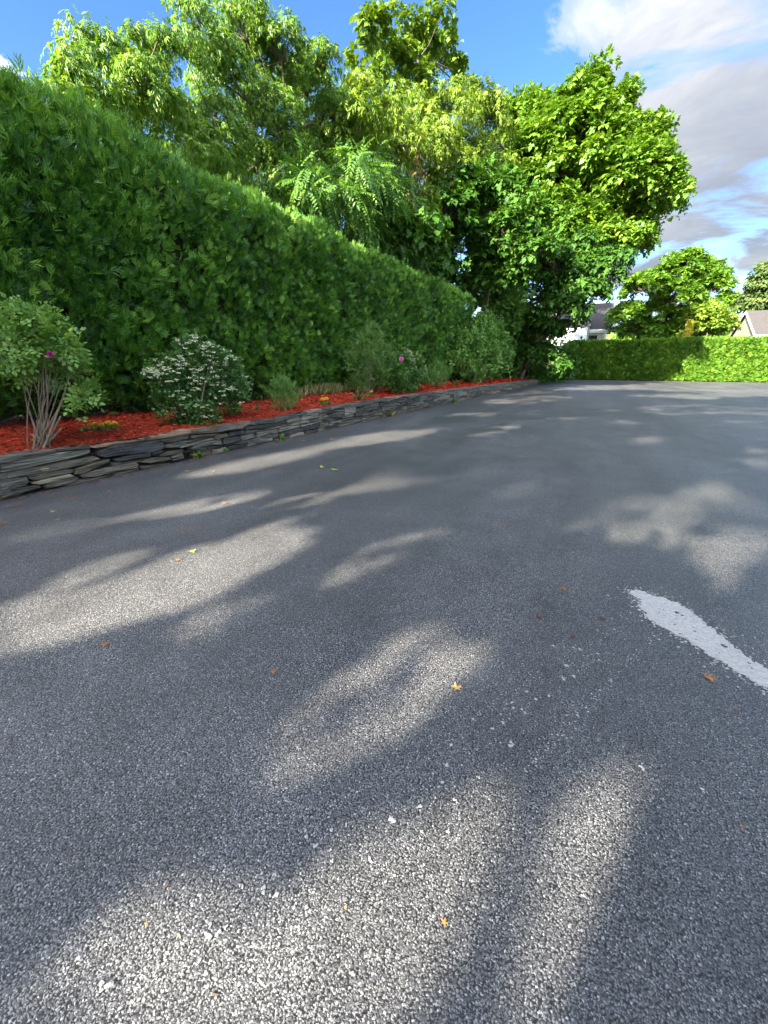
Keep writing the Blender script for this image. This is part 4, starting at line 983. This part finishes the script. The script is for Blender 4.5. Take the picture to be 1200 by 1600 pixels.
for q in [(165,1008,14,'brownleaf','orange brown curled leaf on the shaded asphalt below the long sunlit streak'),(427,1050,13,'brownleaf','upright brown leaf on the dark asphalt left of the middle sun patch'),
 (842,967,13,'darkleaf','dark brown leaf scrap on the asphalt left of the cement spill'),(940,968,13,'darkleaf','brown leaf scrap nearest the tip of the cement spill'),(880,921,13,'brownleaf','thin brown leaf on the asphalt above left of the spill tip'),
 (848,998,9,'darkleaf','tiny dark scrap just below the brown leaf scrap left of the spill'),(896,998,12,'darkleaf','dark leaf scrap below and left of the spill tip'),(713,1076,18,'tanleaf','thin tan twig like leaf on the middle sun patch'),
 (1108,1060,22,'brownleaf','long brown leaf below the cement spill'),(1122,1111,8,'darkleaf','small dark crumb below the long brown leaf'),(1148,1108,7,'brownleaf','small orange crumb below the right part of the spill'),
 (300,863,14,'greenleaf','yellow green leaf lying on the upper edge of the long sunlit streak'),(279,876,10,'brownleaf','small orange leaf beside the yellow green leaf on the streak edge'),(351,787,10,'brownleaf','orange leaf on the thin sunlit streak nearer the wall'),
 (171,768,8,'tanleaf','pale tan leaf on the asphalt near the left part of the wall'),(115,778,11,'brownleaf','reddish brown leaf near the foot of the wall at left'),(90,813,11,'greenleaf','bright green leaf on the asphalt near the left edge'),
 (84,800,12,'yellowleaf','yellow leaf just above the bright green leaf near the left edge'),(5,818,16,'brownleaf','brown leaf at the left edge of the driveway'),(20,798,8,'brownleaf','small brown leaf above the one at the left edge'),
 (291,737,11,'tanleaf','golden leaf on the asphalt below the dark weed'),(260,743,7,'tanleaf','small pale leaf left of the golden leaf'),(333,737,7,'tanleaf','small golden leaf right of the golden leaf'),
 (522,735,15,'greenleaf','large green leaf on the middle asphalt beyond the streaks'),(502,731,13,'yellowleaf','yellow leaf beside the large green leaf'),(474,689,10,'yellowleaf','pale yellow leaf near the foot of the wall below the green bush'),
 (518,687,11,'tanleaf','golden leaf at the left end of the far sunlit streak'),(781,823,9,'brownleaf','small brown leaf on the centre of the asphalt'),(305,717,13,'tanleaf','dry tan leaves caught under the dark weed'),
 (230,1445,8,'tanleaf','tiny tan leaf at the lower left of the asphalt'),(694,1443,13,'brownleaf','thin red brown twig on the asphalt near the bottom'),(540,1420,6,'tanleaf','pale tan crumb near the bottom middle'),(1195,838,6,'darkleaf','dark crumb at the right edge of the asphalt'),
 (1158,1293,8,'brownleaf','small orange leaf scrap in the shade at lower right'),(30,790,10,'brownleaf','brown leaf against the wall foot at far left'),(63,775,9,'brownleaf','rusty leaf near the wall foot at left')]: fallen(*q)
p = on_bed(66,690); o = fallen(66,690,20,'brownleaf','large dry orange leaf caught among the rose canes'); o.location = p+np.array([.1,-.05,.09]); o.rotation_euler = (.9,.3,.4); o['group'] = 'dry leaves on the mulch'

# ------------------------------------------------------------------ behind the camera: the garage put in for a straight shadow edge, and the tall trees whose shade lies on the drive
rng = np.random.default_rng(11)
def added_garage():
    xl, xr, yf, yb, ze, zr = -2.83, 6.5, -9.0, -17.0, 5.55, 7.6; ym = (yf+yb)/2
    r = empty('added_garage', (2,-13,0), 'beige two storey garage added unseen behind the viewer to cast a straight shadow edge', 'added_garage')  # added for its shadow edge on the drive, otherwise unseen
    mb = MB(); mb.box((xl,yb,0),(xr,yf,ze)); mb.build('wall', M['beige'], r)
    mb = MB(); mb.add([(xl,yf,ze),(xl,ym,zr-.1),(xl,yb,ze),(xl+.1,yf,ze),(xl+.1,ym,zr-.1),(xl+.1,yb,ze)], [(0,1,2),(5,4,3)]); mb.build('gable', M['beige'], r); mb = MB(); mb.add([(xr,yf,ze),(xr,ym,zr-.1),(xr,yb,ze)], [(2,1,0)]); mb.build('gable', M['beige'], r)
    mb = MB(); mb.slab([(xl-.02,yf+.3,ze-.1),(xr+.3,yf+.3,ze-.1),(xr+.3,ym,zr),(xl-.02,ym,zr)], .1); mb.slab([(xl-.02,ym,zr),(xr+.3,ym,zr),(xr+.3,yb-.3,ze-.1),(xl-.02,yb-.3,ze-.1)], .1); mb.build('roof', M['shingle'], r)
    for k in range(2):
        x0 = xl+.9+k*4.2
        for j in range(4):
            mb = MB(); mb.box((x0,yf+.004,.05+j*.58),(x0+3.4,yf+.05,.05+j*.58+.55)); mb.build('door_panel', M['white'], r)
    for k in range(3):
        x0 = xl+1.2+k*2.8; mb = MB(); mb.box((x0,yf+.004,3.4),(x0+1,yf+.03,4.7)); mb.build('pane', M['pane'], r)
added_garage()
LIT = [([(0,1010),(0,940),(150,925),(230,888),(350,848),(440,812),(492,816),(475,850),(400,892),(300,938),(180,978),(80,1010)],1.000),
 ([(300,975),(470,905),(600,850),(690,815),(690,840),(560,900),(420,955),(300,1000)],0.955),
 ([(430,1175),(520,1065),(640,990),(720,972),(755,1005),(700,1080),(640,1125),(540,1165),(440,1200)],0.985),
 ([(200,1625),(330,1500),(480,1400),(600,1310),(690,1262),(780,1245),(795,1290),(725,1400),(655,1500),(590,1625)],1.0),
 ([(800,1625),(850,1400),(900,1250),(1010,1170),(1010,1625)],.985),
 ([(0,1625),(0,1545),(100,1480),(230,1425),(330,1420),(300,1500),(170,1590),(120,1625)],.985),
 ([(85,812),(150,790),(215,783),(205,797),(130,812)],0.970),([(220,808),(300,785),(400,765),(410,776),(320,798),(245,812)],0.985),
 ([(300,738),(400,712),(480,702),(480,712),(410,730),(330,742)],1.000),([(475,702),(560,680),(680,668),(660,680),(560,697),(490,706)],1.000),([(735,678),(805,660),(800,672),(750,682)],0.970),
 ([(560,760),(620,730),(700,722),(780,730),(760,742),(690,748),(620,764)],0.955),([(230,768),(320,742),(340,748),(260,772)],0.955),
 ([(975,765),(1090,745),(1210,765),(1210,800),(1090,795),(1000,785)],0.955),([(890,812),(950,792),(1060,800),(1060,830),(1000,850),(910,835)],0.955),([(1080,850),(1200,830),(1210,870),(1120,880)],0.955),
 ([(0,860),(0,835),(110,828),(60,850)],0.955),([(940,690),(1040,680),(1060,695),(960,700)],0.955),([(1120,700),(1210,690),(1210,735),(1140,725)],0.955),([(420,790),(480,770),(520,772),(470,792)],0.955),
 ([(760,775),(840,755),(850,765),(790,782)],0.955),([(600,690),(650,684),(650,692),(610,700)],0.955)]
LIT += [([(60,912),(190,868),(320,822),(330,830),(200,880),(80,922)],.95),([(480,780),(580,752),(590,760),(500,790)],.95),([(1040,905),(1140,880),(1150,895),(1060,920)],.95),([(640,640),(690,634),(690,640),(650,646)],.96),([(930,640),(1060,630),(1210,640),(1210,650),(1050,648)],.95),([(860,652),(960,655),(1030,668),(930,672)],.9),([(760,625),(860,618),(900,624),(800,634)],.9),([(1090,662),(1210,655),(1210,672),(1120,676)],.93),([(700,645),(780,640),(770,650),(715,652)],.9),([(980,618),(1100,614),(1200,618),(1100,624)],.97)]
LITG = [(np.array([on_z(*q)[:2] for q in pl]), s) for pl, s in LIT]
def shadow_points(L):
    L = np.concatenate([L, L.mean(1, keepdims=True), (L+np.roll(L, 1, axis=1))/2], axis=1); P = L.reshape(-1, 3)
    return (P-TOSUN*(P[:,2:3]/TOSUN[2]))[:,:2], len(L), L.shape[1]
def gaps(L, polys, dil, soft=0.0):
    """which leaves to leave out so that the sun reaches the ground inside these outlines"""
    G, n, k = shadow_points(L); keep = np.ones(n, bool); G = G+np.repeat(rng.normal(0, soft, (n,2)), k, axis=0)
    for poly, s in polys:
        lo, hi = poly.min(0)-dil, poly.max(0)+dil
        m_ = np.nonzero(((G > lo) & (G < hi)).all(1))[0]
        if not len(m_): continue
        h = np.zeros(len(G), bool); hh = inside(G[m_], poly)
        if dil > 0:
            for a_ in np.linspace(0, 2*np.pi, 6, endpoint=False): hh |= inside(G[m_]+dil*np.array([math.cos(a_), math.sin(a_)]), poly)
        h[m_] = hh
        keep &= ~(h.reshape(n, k).any(1) & (rng.random(n) < s))
    return keep
NEARZ = [(np.array([(-3.7,-1.2),(.75,-1.2),(1.1,2.9),(-3.3,2.9)]), 1.0)]     # this strip is shaded by the added near tree alone
def let_sun(L): return gaps(L, NEARZ, 0.0) & gaps(L, LITG, .05, .09)
def let_sun_near(L): return gaps(L, LITG, .02, .03)
def crown(c, R, H, n):
    d = rand_dirs(n); return [(*(np.array(c)+d[i]*np.array([R,R,H])*rng.uniform(.35,.8)), rng.uniform(.36,.5)*R) for i in range(n)]
KIND = ['tall oak behind the viewer shading the near asphalt', 'broad maple behind the viewer beyond the garage', 'tall ash behind the viewer in line with the hedge', 'old maple behind the garage', 'tall lime tree behind the garage', 'tall tree at the back of the plot behind the viewer', 'great oak far behind the viewer', 'tall beech behind the right of the garage', 'old oak at the back right of the garage']
LB = 15.0; lx, ly = -LB*math.sin(SUN_AZ), -LB*math.cos(SUN_AZ)
low = []
for q in np.linspace(-3.9, 1.0, 8):
    for v in np.linspace(-1.2, 3.2, 7):
        sc_ = rng.uniform(.92, 1.08); x_, y_ = q+.08*v+lx*sc_, v+ly*sc_
        if x_ < -3.3: low.append((x_, y_, LB*sc_*math.tan(SUN_EL), .62))
make_tree('added_near_tree', 'unseen tree added behind the viewer, limbs set to shade the near asphalt', 'tree', low, (-8.6,-15.5,0), .3, [quadleaf(.5)], .34, M['dark'], .5, 1.0, 26, .2, .3, fork=.55, carve=let_sun_near, flat=.5)  # added tree, clumps set along the sun rays to shade the near strip
for k, (x, y, z, R, H) in enumerate([(-8.5,-14,13,6.5,8),(-14,-30,20,7,12),(-5,-30,20,8,13),(4,-27,19,7.5,12),(12,-29,20,8,12),(-10,-42,24,8,14),(0,-43,24,8.5,14),(19,-25,18,7.5,11),(11,-43,24,9,14)]):
    make_tree('shade_tree', KIND[k], 'tree', crown((x,y,z),R,H,22), (x,y,0), .4, [quadleaf(.5)], .62, M['dark'], 1.5, .8, 44, .3, .4, 'tall trees behind the viewer', fork=.4, carve=let_sun)
